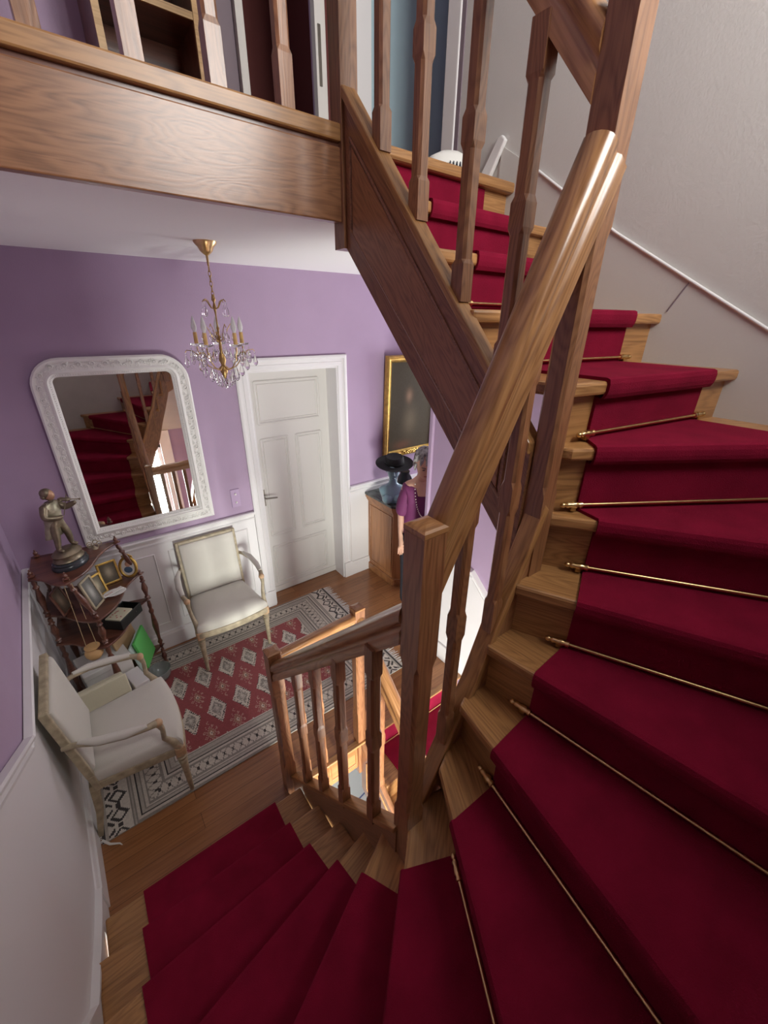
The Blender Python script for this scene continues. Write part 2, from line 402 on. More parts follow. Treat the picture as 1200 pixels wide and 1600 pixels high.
# handrails
RP = rail_prof()
beam('handrail', (.458, 1.43, .925), (.500, .56, 1.80), RP, WOODR, st, smooth=True)
beam('handrail', (.520, .553, 1.880), (.947, .553, 2.735), rail_prof(.066, .098), WOODR, st, smooth=True, vcut=(True, False))
beam('handrail', (.955, .59, 2.87), (.937, 1.45, 3.86), RP, WOODR, st, smooth=True)
beam('handrail', (.489, 1.464, .955), (.912, 1.468, .972), RP, WOODR, st, smooth=True)
beam('handrail', (.945, 1.44, .93), (.955, .25, -.25), RP, WOODR, st, smooth=True)
beam('handrail', (-.50, 1.468, 3.94), (.905, 1.468, 3.94), RP, WOODR, st, smooth=True)
# balusters
def zacap(y): return .118+(1.43-y)*(1.015-.118)/.89
def zarail(y): return .925+(1.43-y)*(1.80-.925)/.87
for y in (1.235, 1.05, .865, .665): baluster(st, .475, y, zacap(y)-.005, zarail(y)-.03, .036)
for x, z0 in ((.665, 1.27), (.815, 1.63)):
    baluster(st, x, .555, z0-.01, 1.905+(x-.535)*2.0-.04, .036)
for y in (1.275, 1.095, .90, .725): baluster(st, .943, y, zt(y), 2.87+(y-.59)*1.15-.04, .042)
for x in (.57, .68, .79): baluster(st, x, 1.466, .0, .92, .034)
for y in (1.25, 1.02, .78): baluster(st, .948, y, -.08-(1.44-y)*.95, .93-(1.44-y)*.99-.04, .034)
for k in range(6): baluster(st, -.27+k*.2-.002, 1.468, 3.0, 3.92, .044)
# lower string going down from the hall
mb = MB(); mb.extr([(.93, 1.44, -.02), (.93, 1.44, -.46), (.93, .2, -1.45), (.93, .2, -1.0)], (.03, 0, 0))
ls = mb.build('string_board', WOOD, st, grain=(0, -.7, -.7))
mould([(.928, 1.38, -.14), (.928, 1.38, -.40), (.928, .3, -1.24), (.928, .3, -.98)], .005, ls, WOODT)

# ------------------------------------------------------------------ carpets
CI = {1: (.32, 1.32), 2: (.315, 1.095), 3: (.32, .885), 4: (.345, .70), 5: (.355, .555), 6: (.41, .43), 7: (.53, .38), 8: (.66, .38), 9: (.80, .385),
      10: (.95, .39), 11: (1.055, .43), 12: (1.07, .49), 13: (1.13, .53), 14: (1.13, .821), 15: (1.13, 1.02), 16: (1.13, 1.245), 17: (1.13, 1.465)}
CO = {}
for n in CI:
    dx, dy = ND[n]; q = (CI[n][0]-NI[n][0])*dx+(CI[n][1]-NI[n][1])*dy; CI[n] = (NI[n][0]+dx*q, NI[n][1]+dy*q)
    dx, dy = ND[n]; x, y = CI[n]; t = 9
    if dx < 0: t = min(t, (-.285-x)/dx)
    if dx > 0: t = min(t, (1.655-x)/dx)
    if dy < 0: t = min(t, (-.34-y)/dy)
    CO[n] = (x+dx*t, y+dy*t)
def ccorn(n):
    a = CO[n]; b_ = CO[n+1]
    if a[0] < -.27 and b_[1] < -.33: return [(-.285, -.34)]
    if a[1] < -.33 and b_[0] > 1.64 and a[0] < 1.64: return [(1.655, -.34)]
    return []
def vs(p, n, d, z): q = shift(p, n, d); return (q[0], q[1], z)
mb = MB(); T = .009
for n in range(1, 18):
    a, o = CI[n], CO[n]; z = Z[n]; zp = Z[n-1]+T
    # riser sheet
    ra, ro = vs(a, n, NOSE-T, zp), vs(o, n, NOSE-T, zp)
    rows = [(NOSE-T, zp), (NOSE-T-.001, z-.034-T*.6), (NOSE-T-.006, z-.036-T)]
    if n < 17:
        rows += [(0, z-.036-T), (-T*.7, z-.034), (-T, z-.022), (-T, z-.006), (-T*.6, z+T*.6), (.004, z+T)]
    else: rows = rows[:2]
    prof_i = [vs(a, n, d, zz) for d, zz in rows]; prof_o = [vs(o, n, d, zz) for d, zz in rows]
    k = len(rows)
    vs_ = prof_i+prof_o; mb.add(vs_, [(i, i+1, k+i+1, k+i) for i in range(k-1)])
    # edge thickness return
    back_i = [vs(a, n, d+T, max(zz-(T if zz > z-.001 else 0), zp-.02)) for d, zz in rows]
    mb.add(prof_i+back_i, [(i, i+1, k+i+1, k+i) for i in range(k-1)])
    if n < 17:
        e0 = vs(a, n, .004, z+T); e1 = vs(o, n, .004, z+T)
        f1 = vs(CO[n+1], n+1, NOSE, z+T); f0 = vs(CI[n+1], n+1, NOSE, z+T)
        poly = [e0, e1]+[(*p, z+T) for p in ccorn(n)]+[f1, f0]
        mb.add(poly, [list(range(len(poly)))])
        mb.add([e0, f0, (f0[0], f0[1], z), (e0[0], e0[1], z)], [(0, 1, 2, 3)])
        mb.add([e1, f1, (f1[0], f1[1], z), (e1[0], e1[1], z)], [(0, 1, 2, 3)])
rc = mb.build('stair_carpet', CARPET, None)
tag(rc, 'deep red carpet runner covering the winding staircase from the hall to the landing', 'carpet')
# rods
def rod(a, b_, z, nrm, label, grp='brass stair rods on the red runner'):
    a = Vector((*a, z)); b_ = Vector((*b_, z)); d = (b_-a).normalized()
    t = thing('stair_rod', label, 'stair rod', tuple(a), math.atan2(d.y, d.x), grp); Ln = (b_-a).length
    mb = MB(); mb.tube([(0.02, 0, 0), (Ln-.02, 0, 0)], .0048, 10); mb.build('rod', BRASS, t, smooth=True)
    for s_, x0 in ((1, 0), (-1, Ln)):
        mb = MB(); pr = [(.001, -.012), (.006, -.008), (.008, -.002), (.005, .004), (.009, .010), (.007, .018), (.009, .026), (.010, .036), (.007, .042), (.009, .046), (.009, .052), (.005, .054)]
        mb.lathe(pr, (0, 0, 0), 12)
        R = Matrix.Translation((x0, 0, 0)) @ Matrix.Rotation(s_*PI/2, 4, 'Y'); mb.xf(R)
        mb.build('finial', BRASS, t, smooth=True)
        mb = MB(); mb.box((x0+s_*.028-.008, -.006, -.018), (x0+s_*.028+.008, .012, .004)); mb.build('bracket', BRASSD, t, bevel=.002)
    return t
rodl = {6: 'brass stair rod closest to the near square newel post, lowest on the red winders',
        7: 'brass stair rod on the red carpet, second up from the near newel post',
        8: 'brass stair rod on the red carpet, third up from the near newel post',
        9: 'brass stair rod on the red carpet, fourth up from the near newel post',
        10: 'bright brass stair rod, fifth up from the near newel post, just below the tall post',
        11: 'brass stair rod, sixth up, level, starting right of the tall newel post',
        12: 'brass stair rod under the wide shiny red tread beside the pale wall',
        13: 'brass stair rod seen behind the tall newel post, end against wooden riser by the wall',
        14: 'brass stair rod seen only between the string and the dark baluster, highest of all'}
for n in range(6, 15):
    a = shift(CI[n+1], n+1, NOSE-.016); o = shift(CO[n+1], n+1, NOSE-.016)
    dx, dy = ND[n+1]; ext = .045
    a = (a[0]-dx*ext, a[1]-dy*ext); o = (o[0]+dx*ext, o[1]+dy*ext)
    if n == 6: a = (.533, .362)
    rod(a, o, Z[n]+T+.014, None, rodl[n])

# lower flight
lf = thing('lower_staircase', 'oak stair flight with red runner going down from the far edge of the hall floor', 'staircase')
for k in range(0, 6):
    y0 = 1.46-.225*k; zz = -.175*(k+1)
    mb = MB(); mb.box((.962, y0-.225-.03, zz-.03), (XE-.001, y0+.0, zz)); mb.build('tread', WOODT, lf, bevel=.006)
    mb = MB(); mb.box((.962, y0-.014, zz), (XE-.001, y0-.0, zz+.145 if k else zz+.135)); mb.build('riser', WOODT, lf)
mb = MB(); mb.box((-.37, YS+.002, -1.26), (XE-.002, .06, -1.225)); mb.build('quarter_landing', WOODT, lf)
mb = MB()
for k in range(0, 6):
    y0 = 1.46-.225*k; zz = -.175*(k+1)
    mb.box((1.08, y0-.025, zz+.004), (1.70, y0-.014, zz+.172))
    mb.box((1.08, y0-.225-.04, zz+.0), (1.70, y0-.014, zz+.009))
    mb.box((1.08, y0-.225-.04, zz-.04), (1.70, y0-.225-.031, zz+.009))
tag(mb.build('stair_carpet', CARPET), 'red carpet runner on the flight going down, glimpsed between the balusters', 'carpet')
rod((1.05, 1.428), (1.74, 1.428), -.15, None, 'short glint of brass rod on the descending red flight, just under the hall floor edge', 'brass stair rods on the descending flight')

# ------------------------------------------------------------------ the setting
def box(name, a, b_, mat, parent=None, bevel=0, grain=None):
    return MB().box(a, b_).build(name, mat, parent, bevel=bevel, grain=grain)
YF = 3.08
# hall floor with the stair opening
mb = MB(); mb.box((-.56, 1.32, -.02), (.43, 1.48, 0)); mb.box((-.56, 1.48, -.02), (4.0, 3.3, 0)); mb.box((.43, 1.46, -.02), (1.86, 1.48, 0))
struct(mb.build('floor', FLOORM))
struct(box('floor', (-.56, 1.48, -.26), (4.0, 3.3, -.021), CEIL))
# facing of the hall floor edge inside the well
mb = MB(); mb.box((.43, 1.462, -.26), (.93, 1.484, -.018)); fx = struct(mb.build('trim_1', WOODC))
mb = MB()
for x0, x1 in ((.50, .70), (.72, .90)):
    for a, b_ in (((x0, -.06), (x1, -.06)), ((x1, -.06), (x1, -.21)), ((x1, -.21), (x0, -.21)), ((x0, -.21), (x0, -.06))):
        mb.tube([(a[0], 1.460, a[1]), (b_[0], 1.460, b_[1])], .004, 6)
struct(mb.build('trim_2', WOODC, smooth=True))
struct(box('trim_3', (.49, 1.425, -.012), (1.84, 1.47, .004), WOODT, bevel=.005))
struct(box('trim_4', (.93, 1.462, -.26), (1.84, 1.484, -.018), WOODC))
# far wall with doorway  (x .1.065-1.825)
DX0, DX1, DZ = 1.065, 1.825, 2.085
def wallpieces(name, mat, y0, y1, z0, z1, wains):
    mb = MB(); mb.box((-.60, y0, z0), (DX0, y1, z1)); mb.box((DX1, y0, z0), (4.0, y1, z1)); mb.box((DX0, y0, DZ), (DX1, y1, z1))
    return struct(mb.build(name, mat))
wallpieces('wall_north', PURPLE, YF, YF+.22, -.02, 2.76, 0)
mb = MB()
for x0, x1 in ((-.52, .975), (1.915, 4.0)): mb.box((x0, YF-.008, 0), (x1, YF, .945))
struct(mb.build('trim_5', WHITE))
def railprof_x(name, x0, x1, y, z0):
    mb = MB(); pr = [(0, 0), (-.014, .004), (-.018, .02), (-.010, .028), (-.012, .045), (-.032, .056), (-.036, .070), (-.030, .078), (0, .078)]
    mb.extr([(x0, y+a, z0+b_) for a, b_ in pr], (x1-x0, 0, 0)); return struct(mb.build(name, WHITE))
railprof_x('trim_6', -.52, .975, YF, .915); railprof_x('trim_7', 1.915, 2.6, YF, .915)
def baseb(name, x0, x1, y):
    mb = MB(); pr = [(0, 0), (-.022, 0), (-.022, .125), (-.016, .135), (-.014, .15), (0, .155)]
    mb.extr([(x0, y+a, b_) for a, b_ in pr], (x1-x0, 0, 0)); return struct(mb.build(name, WHITE))
baseb('baseboard_north', -.52, .975, YF-.006); baseb('baseboard_north', 1.915, 2.2, YF-.006)
# wainscot panel mouldings on the far wall
mb = MB()
for x0, x1 in ((-.40, .20), (.30, .90)):
    P = [(x0, YF-.01, .23), (x1, YF-.01, .23), (x1, YF-.01, .85), (x0, YF-.01, .85)]
    for i in range(4): mb.tube([P[i], P[(i+1) % 4]], .006, 6)
struct(mb.build('trim_8', WHITE))
# door casing
def casing(name, x0, x1, z1, y, wd, mat=WHITE, z0=0):
    mb = MB(); W = wd
    pr = [(0, 0), (0, -.020), (.012, -.026), (.026, -.026), (.030, -.016), (W*.55, -.016), (W*.6, -.020), (W-.006, -.020), (W, -.014), (W, 0)]
    for s_, xx in ((1, x0-W), (-1, x1+W)):
        lo = [(xx+s_*a, y+b_, z0) for a, b_ in pr]; hi = [(xx+s_*a, y+b_, z1+W-a) for a, b_ in pr]
        mb.loft([lo, hi])
    lo = [(x0-W+a, y+b_, z1+W-a) for a, b_ in pr]; hi = [(x1+W-a, y+b_, z1+W-a) for a, b_ in pr]
    mb.loft([lo, hi])
    for xx0, xx1 in ((x0-W-.003, x0), (x1, x1+W+.003)): mb.box((xx0, y-.03, z0), (xx1, y, z0+.17))
    return struct(mb.build(name, mat))
casing('trim_9', DX0, DX1, DZ, YF, .088)
mb = MB(); mb.box((DX0-.004, YF-.012, 0), (DX0+.012, YF+.20, DZ-.012)); mb.box((DX1-.012, YF-.012, 0), (DX1+.004, YF+.20, DZ-.012)); mb.box((DX0-.004, YF-.012, DZ-.012), (DX1+.004, YF+.20, DZ+.003))
struct(mb.build('trim_10', WHITE))
d1 = struct(bpy.data.objects.new('door_1', None)); C.objects.link(d1); d1.location = (DX0+.012, YF+.16, .005)
DW = DX1-DX0-.024
box('leaf', (0, 0, 0), (DW, .04, DZ-.02), DOORW, d1)
mb = MB()
def pan(x0, x1, z0, z1):
    for r_, dd in ((.010, 0), (.005, .022)):
        P = [(x0+dd, 0, z0+dd), (x1-dd, 0, z0+dd), (x1-dd, 0, z1-dd), (x0+dd, 0, z1-dd)]
        for i in range(4): mb.tube([P[i], P[(i+1) % 4]], r_, 6)
pan(.09, DW-.09, .10, .50); pan(.09, DW/2-.04, .62, 1.52); pan(DW/2+.04, DW-.09, .62, 1.52); pan(.09, DW-.09, 1.65, 1.98)
mb.build('panel_moulding', DOORW, d1)
mb = MB(); mb.box((0, -.008, .0), (DW, 0, .06)); mb.build('kick_strip', DOORW, d1)
mb = MB(); mb.tube([(.05, -.005, 1.02), (.05, -.045, 1.02), (.06, -.055, 1.018), (.16, -.055, 1.005)], [.008, .008, .008, .007], 8); mb.box((.03, -.008, .93), (.07, 0, 1.08))
mb.build('door_handle', STEEL, d1)
# west wall (slightly skewed)
def wprism(name, y0, y1, z0, z1, off, th, mat):
    mb = MB(); mb.prism([(xw(y0)+off, y0), (xw(y1)+off, y1), (xw(y1)+off-th, y1), (xw(y0)+off-th, y0)], z0, z1); return struct(mb.build(name, mat))
wprism('wall_west', .95, YF+.05, -.02, 2.76, 0, .12, PURPLE)
mb = MB()
for (y0, y1, z0, z1) in ((YS-.1, .95, -3.0, 5.4),):
    mb.prism([(xw(y0), y0), (xw(y1), y1), (xw(y1)-.12, y1), (xw(y0)-.12, y0)], z0, z1)
struct(mb.build('wall_west', PURPLE))
mb = MB(); mb.prism([(xw(.95), .95), (xw(YF), YF), (xw(YF)-.12, YF), (xw(.95)-.12, .95)], 2.761, 5.4); struct(mb.build('wall_west', PURPLE))
# white lower part of the west wall, following the stair
def zrail(y): return .925 if y > 1.62 else .925+(1.62-y)*.62
ys = [YF+.02, 1.62, 1.2, .6, 0, YS]
mb = MB(); mb.loft([[(xw(y)+.006, y, -.3), (xw(y)+.006, y, zrail(y)), (xw(y)-.004, y, zrail(y)), (xw(y)-.004, y, -.3)] for y in ys])
struct(mb.build('trim_11', WHITE))
pr = [(.004, 0), (.016, .004), (.020, .02), (.012, .028), (.014, .045), (.034, .056), (.038, .070), (.032, .078), (.004, .078)]
mb = MB(); mb.loft([[(xw(y)+a, y, zrail(y)+b_-.0075) for a, b_ in pr] for y in ys]); struct(mb.build('trim_12', WHITE))
pr = [(.004, 0), (.026, 0), (.026, .115), (.018, .122), (.020, .132), (.012, .15), (.004, .155)]
ys2 = [YF, 1.46]
mb = MB(); mb.loft([[(xw(y)+a, y, b_) for a, b_ in pr] for y in ys2]); struct(mb.build('baseboard_west', WHITE))
sk = [(1.47, -.03, .14), (1.33, .17, .20), (1.17, .17, .29), (1.10, .30, .335), (.94, .30, .43), (.83, .50, .60), (.56, .66, .88), (.16, .84, 1.15), (-.34, 1.0, 1.4), (YS, 1.02, 1.5)]
mb = MB(); mb.loft([[(xw(y)+.004, y, lo-.25), (xw(y)+.018, y, lo-.25), (xw(y)+.018, y, hi-.012), (xw(y)+.030, y, hi-.006), (xw(y)+.030, y, hi+.010), (xw(y)+.004, y, hi+.018)] for y, lo, hi in sk])
struct(mb.build('trim_13', WHITE))
# east wall, lower and upper
mb = MB(); mb.box((XE+.03, YS-.1, -3.0), (XE+.15, 1.92, 2.05)); mb.box((XE, YS-.1, 2.05), (XE+.15, 1.93, 2.3)); struct(mb.build('wall_east', PURPLE))
struct(box('wall_east', (XE, YS-.1, 2.3), (XE+.15, 1.93, 5.4), GREYW))
struct(box('trim_14', (XE+.022, 1.48, 0), (XE+.03, 1.92, .90), WHITE))
mb = MB(); mb.extr([(XE+.022, 1.48, -.01), (XE+.022, 1.48, .90), (XE+.022, .3, -.15), (XE+.022, .3, -1.05)], (.008, 0, 0)); struct(mb.build('trim_15', WHITE))
mb = MB(); prE = [(0, 0), (-.014, .004), (-.018, .02), (-.012, .03), (-.034, .056), (-.034, .072), (0, .078)]
mb.loft([[(XE+.03+a, y, z_+b_) for a, b_ in prE] for y, z_ in ((1.925, .87), (1.44, .87), (.3, -.12))]); struct(mb.build('trim_16', WHITE))
mb = MB(); mb.box((XE+.006, 1.47, 0), (XE+.03, 1.925, .15)); struct(mb.build('baseboard_east', WHITE, bevel=.006))
struct(box('trim_17', (XE+.012, 1.90, .0), (XE+.16, 1.935, 2.75), PURPLE, bevel=.008))
# skirting board and bead beside the upper flight
bead = [(1.55, 3.14), (1.34, 3.01), (.95, 2.745), (.65, 2.57), (.39, 2.42), (.05, 2.27), (YS+.01, 2.02)]
mb = MB(); sh = 1.0
lowp = [(y, z-.55) for y, z in bead][::-1]
mb.extr([(XE-.008, y, z) for y, z in bead]+[(XE-.008, y, z) for y, z in lowp], (.009, 0, 0)); struct(mb.build('trim_18', GREYW))
mb = MB(); mb.tube([(XE-.010, y, z) for y, z in bead[1:]], .0055, 8, flat=1); struct(mb.build('trim_19', WHITE, smooth=True))
mb = MB(); mb.extr([(XE-.024, 1.675, 3.02), (XE-.024, 1.605, 3.02), (XE-.024, 1.525, 3.155), (XE-.024, 1.545, 3.175), (XE-.024, 1.565, 3.172)], (.022, 0, 0)); struct(mb.build('trim_20', WHITE, bevel=.005))
mb = MB(); mb.tube([(XE-.009, .655, 2.565), (XE-.009, .70, 2.475)], .0022, 6); struct(mb.build('trim_21', MAUVEG))
# south wall with the two stair windows
WX0, WX1 = .36, .88
mb = MB()
for z0, z1, x0, x1 in ((.90, 3.12, -.6, 2.0), (4.50, 5.4, -.6, 2.0)): mb.box((x0, YS-.14, z0), (x1, YS, z1))
mb.box((-.6, YS-.14, 3.12), (.65, YS, 4.50)); mb.box((1.65, YS-.14, 3.12), (2.0, YS, 4.50))
struct(mb.build('wall_south', GREYW))
mb = MB()
mb.box((-.6, YS-.14, -3.0), (2.0, YS, -.70)); mb.box((-.6, YS-.14, .70), (2.0, YS, .90))
mb.box((-.6, YS-.14, -.70), (WX0, YS, .70)); mb.box((WX1, YS-.14, -.70), (2.0, YS, .70))
struct(mb.build('wall_south', PURPLE))
struct(box('trim_27', (WX1, YS-.01, -.75), (WX1+.14, YS+.025, .90), WHITE)); struct(box('trim_28', (1.30, YS-.01, -1.2), (1.38, YS+.02, .86), WHITE))
def window(name, x0, x1, z0, z1, nb):
    e = struct(bpy.data.objects.new(name, None)); C.objects.link(e); e.location = (x0, YS-.09, z0)
    W_, H_ = x1-x0, z1-z0; mb = MB()
    for a, b_ in (((0, 0, 0), (.05, .05, H_)), ((W_-.05, 0, 0), (W_, .05, H_)), ((0, 0, 0), (W_, .05, .05)), ((0, 0, H_-.05), (W_, .05, H_))): mb.box(a, b_)
    for k in range(1, nb): mb.box((W_*k/nb-.02, 0, 0), (W_*k/nb+.02, .05, H_))
    mb.build('window_frame', WHITE, e)
    box('pane', (.04, .02, .04), (W_-.04, .024, H_-.04), WGLASS, e)
window('window_1', WX0, WX1, -.70, .70, 1); window('window_2', .65, 1.65, 3.12, 4.50, 2)
# ceilings
mb = MB(); mb.box((-.6, 1.485, 2.755), (4.0, 3.3, 2.775)); struct(mb.build('ceiling', CEIL))
struct(box('floor', (-.6, 1.515, 2.80), (4.0, 3.3, 2.965), CEIL)); struct(box('floor', (-.6, 1.515, 2.966), (4.0, 3.3, ZL), FLOORM))
struct(box('ceiling', (-.6, YS-.14, 5.4), (4.0, 3.3, 5.44), CEIL))
# beam and lip of the landing
lb = thing('landing_beam', 'broad varnished oak fascia beam with swirling grain along the landing edge above the hall', 'beam')
box('fascia_board', (xw(1.45)+.01, 1.452, 2.742), (.907, 1.488, 2.945), WOOD, lb, bevel=.004)
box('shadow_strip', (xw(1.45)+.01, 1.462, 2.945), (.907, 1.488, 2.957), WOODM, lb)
box('nosing_lip', (xw(1.45)+.01, 1.444, 2.957), (.907, 1.51, 3.003), WOODT, lb, bevel=.006)
mb = MB(); mb.box((.966, 1.452, 2.952), (XE-.002, 1.56, ZL+.003)); mb.build('landing_nosing', WOODT, st, bevel=.012)
box('trimmer', (.97, 1.50, 2.76), (XE-.002, 1.55, 2.95), WOOD, st)
# passage beyond, closing walls
mb = MB(); mb.box((3.88, 1.80, -.02), (4.0, 1.95, 2.76)); mb.box((3.88, 2.95, -.02), (4.0, 3.3, 2.76)); mb.box((3.88, 1.95, -.02), (4.0, 2.95, .95)); mb.box((3.88, 1.95, 2.15), (4.0, 2.95, 2.76))
struct(mb.build('wall_passage', PURPLE))
struct(box('wall_passage', (1.97, 1.80, -.02), (4.0, 1.92, 5.4), PURPLE))
# ground floor seen down the well
struct(box('floor', (-.6, -.6, -2.84), (4.0, 4.6, -2.80), GROUND))
struct(box('wall_ground_north', (-.6, 4.5, -2.8), (4.0, 4.6, -.26), WHITE)); struct(box('wall_ground_east', (3.9, -.6, -2.8), (4.0, 4.6, -.26), WHITE))
struct(box('ceiling', (-.6, 1.50, -.30), (4.0, 4.6, -.262), CEIL))
# upper hall wall and doors
YU = 2.45
mb = MB(); mb.box((-.6, YU, ZL), (.99, YU+.1, 5.4)); mb.box((1.43, YU, ZL), (1.62, YU+.1, 5.4)); mb.box((2.30, YU, ZL), (4.0, YU+.1, 5.4)); mb.box((.93, YU, ZL+2.1), (2.3, YU+.1, 5.4))
struct(mb.build('wall_upper_north', PURPLE))
struct(box('wall_upper_room', (.2, 3.2, ZL), (3.2, 3.28, 5.4), DRED))
struct(box('wall_upper_room', (1.62, YU+.1, ZL), (1.7, 3.2, 5.4), DRED))
struct(box('trim_22', (.745, YU-.025, ZL), (.855, YU, ZL+2.2), WHITE))
struct(box('trim_29', (.86, YU-.012, ZL), (.985, YU-.001, ZL+2.2), MAUVEG))
struct(box('trim_23', (1.435, YU-.012, ZL), (1.57, YU-.001, ZL+2.2), DRED))
struct(box('trim_24', (1.58, YU-.03, ZL), (1.72, YU+.02, ZL+2.2), WHITE))
struct(box('door_2', (1.72, YU+.01, ZL+.005), (2.30, YU+.05, ZL+2.1), LBLUE))
mb = MB(); mb.box((1.375, YU-.05, ZL+.01), (1.432, YU-.013, ZL+2.05)); d3 = struct(mb.build('door_3', DOORW))
mb = MB(); mb.box((1.388, YU-.056, ZL+.50), (1.402, YU-.05, ZL+.72)); mb.build('latch_plate', STEEL, d3)
mb = MB(); mb.box((.99, YU-.04, ZL+.01), (1.025, YU+.0, ZL+2.05)); struct(mb.build('door_4', DOORW))
struct(box('trim_25', (XE-.012, 1.86, ZL), (XE+.17, 1.945, ZL+2.2), WHITE, bevel=.006))
struct(box('trim_26', (XE-.005, 1.835, ZL), (XE+.01, 1.86, ZL+2.2), MAUVEG))
# bookcase upstairs
bc = thing('bookcase', 'open bookcase with pale pine edges on the upper landing behind the balusters', 'bookcase', (.40, YU-.27, ZL+.002))
mb = MB(); mb.box((0, .24, 0), (.36, .25, 1.6)); mb.build('back_panel', WOODM, bc)
for x in (0, .34):
    sp = box('side_panel', (x-.012, .012, 0), (x+.012, .25, 1.6), WOODM, bc); box('edge_strip', (x-.012, 0, 0), (x+.012, .012, 1.6), WOODY, sp)
for z in (.03, .46, .88, 1.3):
    sf = box('shelf', (.012, .012, z), (.328, .245, z+.022), WOODM, bc); box('edge_strip', (.012, .004, z), (.328, .012, z+.022), WOODY, sf)
tag(box('book', (.53, YU-.25, ZL+.486), (.58, YU-.08, ZL+.74), TEAL, bevel=.003), 'turquoise book standing on the bookcase shelf upstairs', 'book')
tag(box('book', (.50, YU-.25, ZL+.486), (.527, YU-.08, ZL+.72), BLACK, bevel=.003), 'black book beside the turquoise one in the upstairs bookcase', 'book')

# ------------------------------------------------------------------ rug
RX0, RX1, RY0, RY1 = -.44, 1.535, 1.76, 3.02
def rugcol(u, v):
    W_, H_ = RX1-RX0, RY1-RY0
    cream = (.55, .50, .43); grey = (.26, .235, .205); blk = (.05, .042, .04); red = (.29, .062, .066); pink = (.46, .26, .22); lg = (.42, .38, .33)
    rnd = random.random()*.10-.05
    def j(c): return tuple(max(0, k*(1+rnd*1.6)) for k in c)
    e = min(u, W_-u)
    if e < .155:
        if e < .012: return j(blk)
        if e < .03 or e > .143: return j(lg) if e < .135 or e > .149 else j(grey)
        # motifs: diamonds outline row and V row
        q = ((v-.05) % .115)/.115-.5; de = (e-.088)/.055
        if abs(abs(q)*1.9+abs(de)*.9-.62) < .14 and abs(q) < .34: return j(blk)
        if abs(q) > .40 and abs(de) < .22: return j(blk)
        de2 = (e-.045)/.03
        if abs(abs(q*1.6)-.45-de2*.35) < .13 and abs(de2) < .6: return j(blk)
        return j((.62, .57, .50))
    d = min(v, H_-v, e-.155)
    if d < .012: return j(grey)
    if d < .028: return j(cream)
    if d < .036: return j(blk)
    if d < .050: return j(lg)
    if d < .058: return j(grey)
    if d < .068: return j(cream)
    if d < .074: return j(grey)
    if d < .158:
        s_ = (u if d == min(v, H_-v) else v)
        q = (s_ % .052)/.052-.5; t = (d-.116)/.042
        if abs(q) < .13 and abs(t) < .26: return j(blk)
        if abs(abs(abs(q)*2-abs(t))-.0) < .15: return j(grey)
        if abs(t) > .88: return j(grey)
        return j(cream)
    if d < .166: return j(grey)
    if d < .180: return j(cream)
    if d < .190: return j(blk)
    if d < .204: return j(lg)
    if d < .212: return j(grey)
    if d < .232: return j(lg)
    if d < .242: return j(grey)
    if d < .250: return j(cream)
    x = RX0+u; y = RY0+v
    p = (x-.099)/.1725; q = (y-2.567)/.336
    dp = abs(p-round(p)); dq = abs(q-round(q)); mm = dp+dq
    if mm < .375:
        if mm > .30 and int((dp-dq)*40) % 3 == 0: return j(blk)
        if mm > .225: return j((.60, .55, .47))
        if mm > .11: return j(grey) if random.random() < .72 else j(cream)
        if mm > .05: return j(lg)
        return j((.55, .5, .44))
    p += .5; q += .5
    dp = abs(p-round(p)); dq = abs(q-round(q)); mm = dp+dq
    if mm < .03: return j(blk)
    if mm < .07: return j((.6, .5, .4))
    if mm < .15: return j((.34, .16, .12))
    if mm < .17: return j(pink)
    a = math.atan2(q-round(q), p-round(p)); 
    rr = abs(mm-.27)
    if rr < .05:
        s2 = (a/(2*PI)*10) % 1-.5
        if abs(s2) < .22: return j(pink) if (rr > .022 or abs(s2) > .1) else j(red)
    return j(red)
cs = .0075; nx = int((RX1-RX0)/cs); ny = int((RY1-RY0)/cs)
vv = []; ff = []; cols = []
for j_ in range(ny+1):
    for i_ in range(nx+1): vv.append((RX0+(RX1-RX0)*i_/nx, RY0+(RY1-RY0)*j_/ny, .009))
for j_ in range(ny):
    for i_ in range(nx):
        a = j_*(nx+1)+i_; ff.append((a, a+1, a+nx+2, a+nx+1)); cols.append(rugcol((i_+.5)*(RX1-RX0)/nx, (j_+.5)*(RY1-RY0)/ny))
nb_ = len(vv)
vv += [(RX0, RY0, .001), (RX1, RY0, .001), (RX1, RY1, .001), (RX0, RY1, .001)]
cA, cB, cC, cD = 0, nx, (ny+1)*(nx+1)-1, ny*(nx+1)
for q_ in ((cA, cB, nb_+1, nb_), (cB, cC, nb_+2, nb_+1), (cC, cD, nb_+3, nb_+2), (cD, cA, nb_, nb_+3)): ff.append(q_); cols.append((.4, .37, .32))
me = bpy.data.meshes.new('oriental_rug'); me.from_pydata(vv, [], ff)
ca = me.color_attributes.new('Col', 'FLOAT_COLOR', 'CORNER'); buf = []
for p_, c in zip(me.polygons, cols): buf += [*c, 1.0]*p_.loop_total
ca.data.foreach_set('color', buf); me.materials.append(attrmat('rug_wool', .95, .5, .15))
rug = bpy.data.objects.new('oriental_rug', me); C.objects.link(rug)
tag(rug, 'patterned red and cream oriental rug with lozenge field lying on the hall boards', 'rug')
for side, x0 in ((1, RX1), (-1, RX0)):
    mb = MB()
    yy = RY0+.01
    while yy < RY1:
        ln = (.05+random.random()*.03)*(.35 if side < 0 else 1); dy = (random.random()-.5)*.03
        mb.tube([(x0, yy, .006), (x0+side*ln*.5, yy+dy*.3, .006), (x0+side*ln, yy+dy, .004)], [.003, .0028, .0012], 4); yy += .011
    if side < 0: mb.tube([(-.44, 1.78, .008), (-.41, 1.74, .008), (-.37, 1.715, .007), (-.36, 1.70, .006)], [.007, .006, .004, .002], 5)
    mb.build('fringe', PAPER, rug)

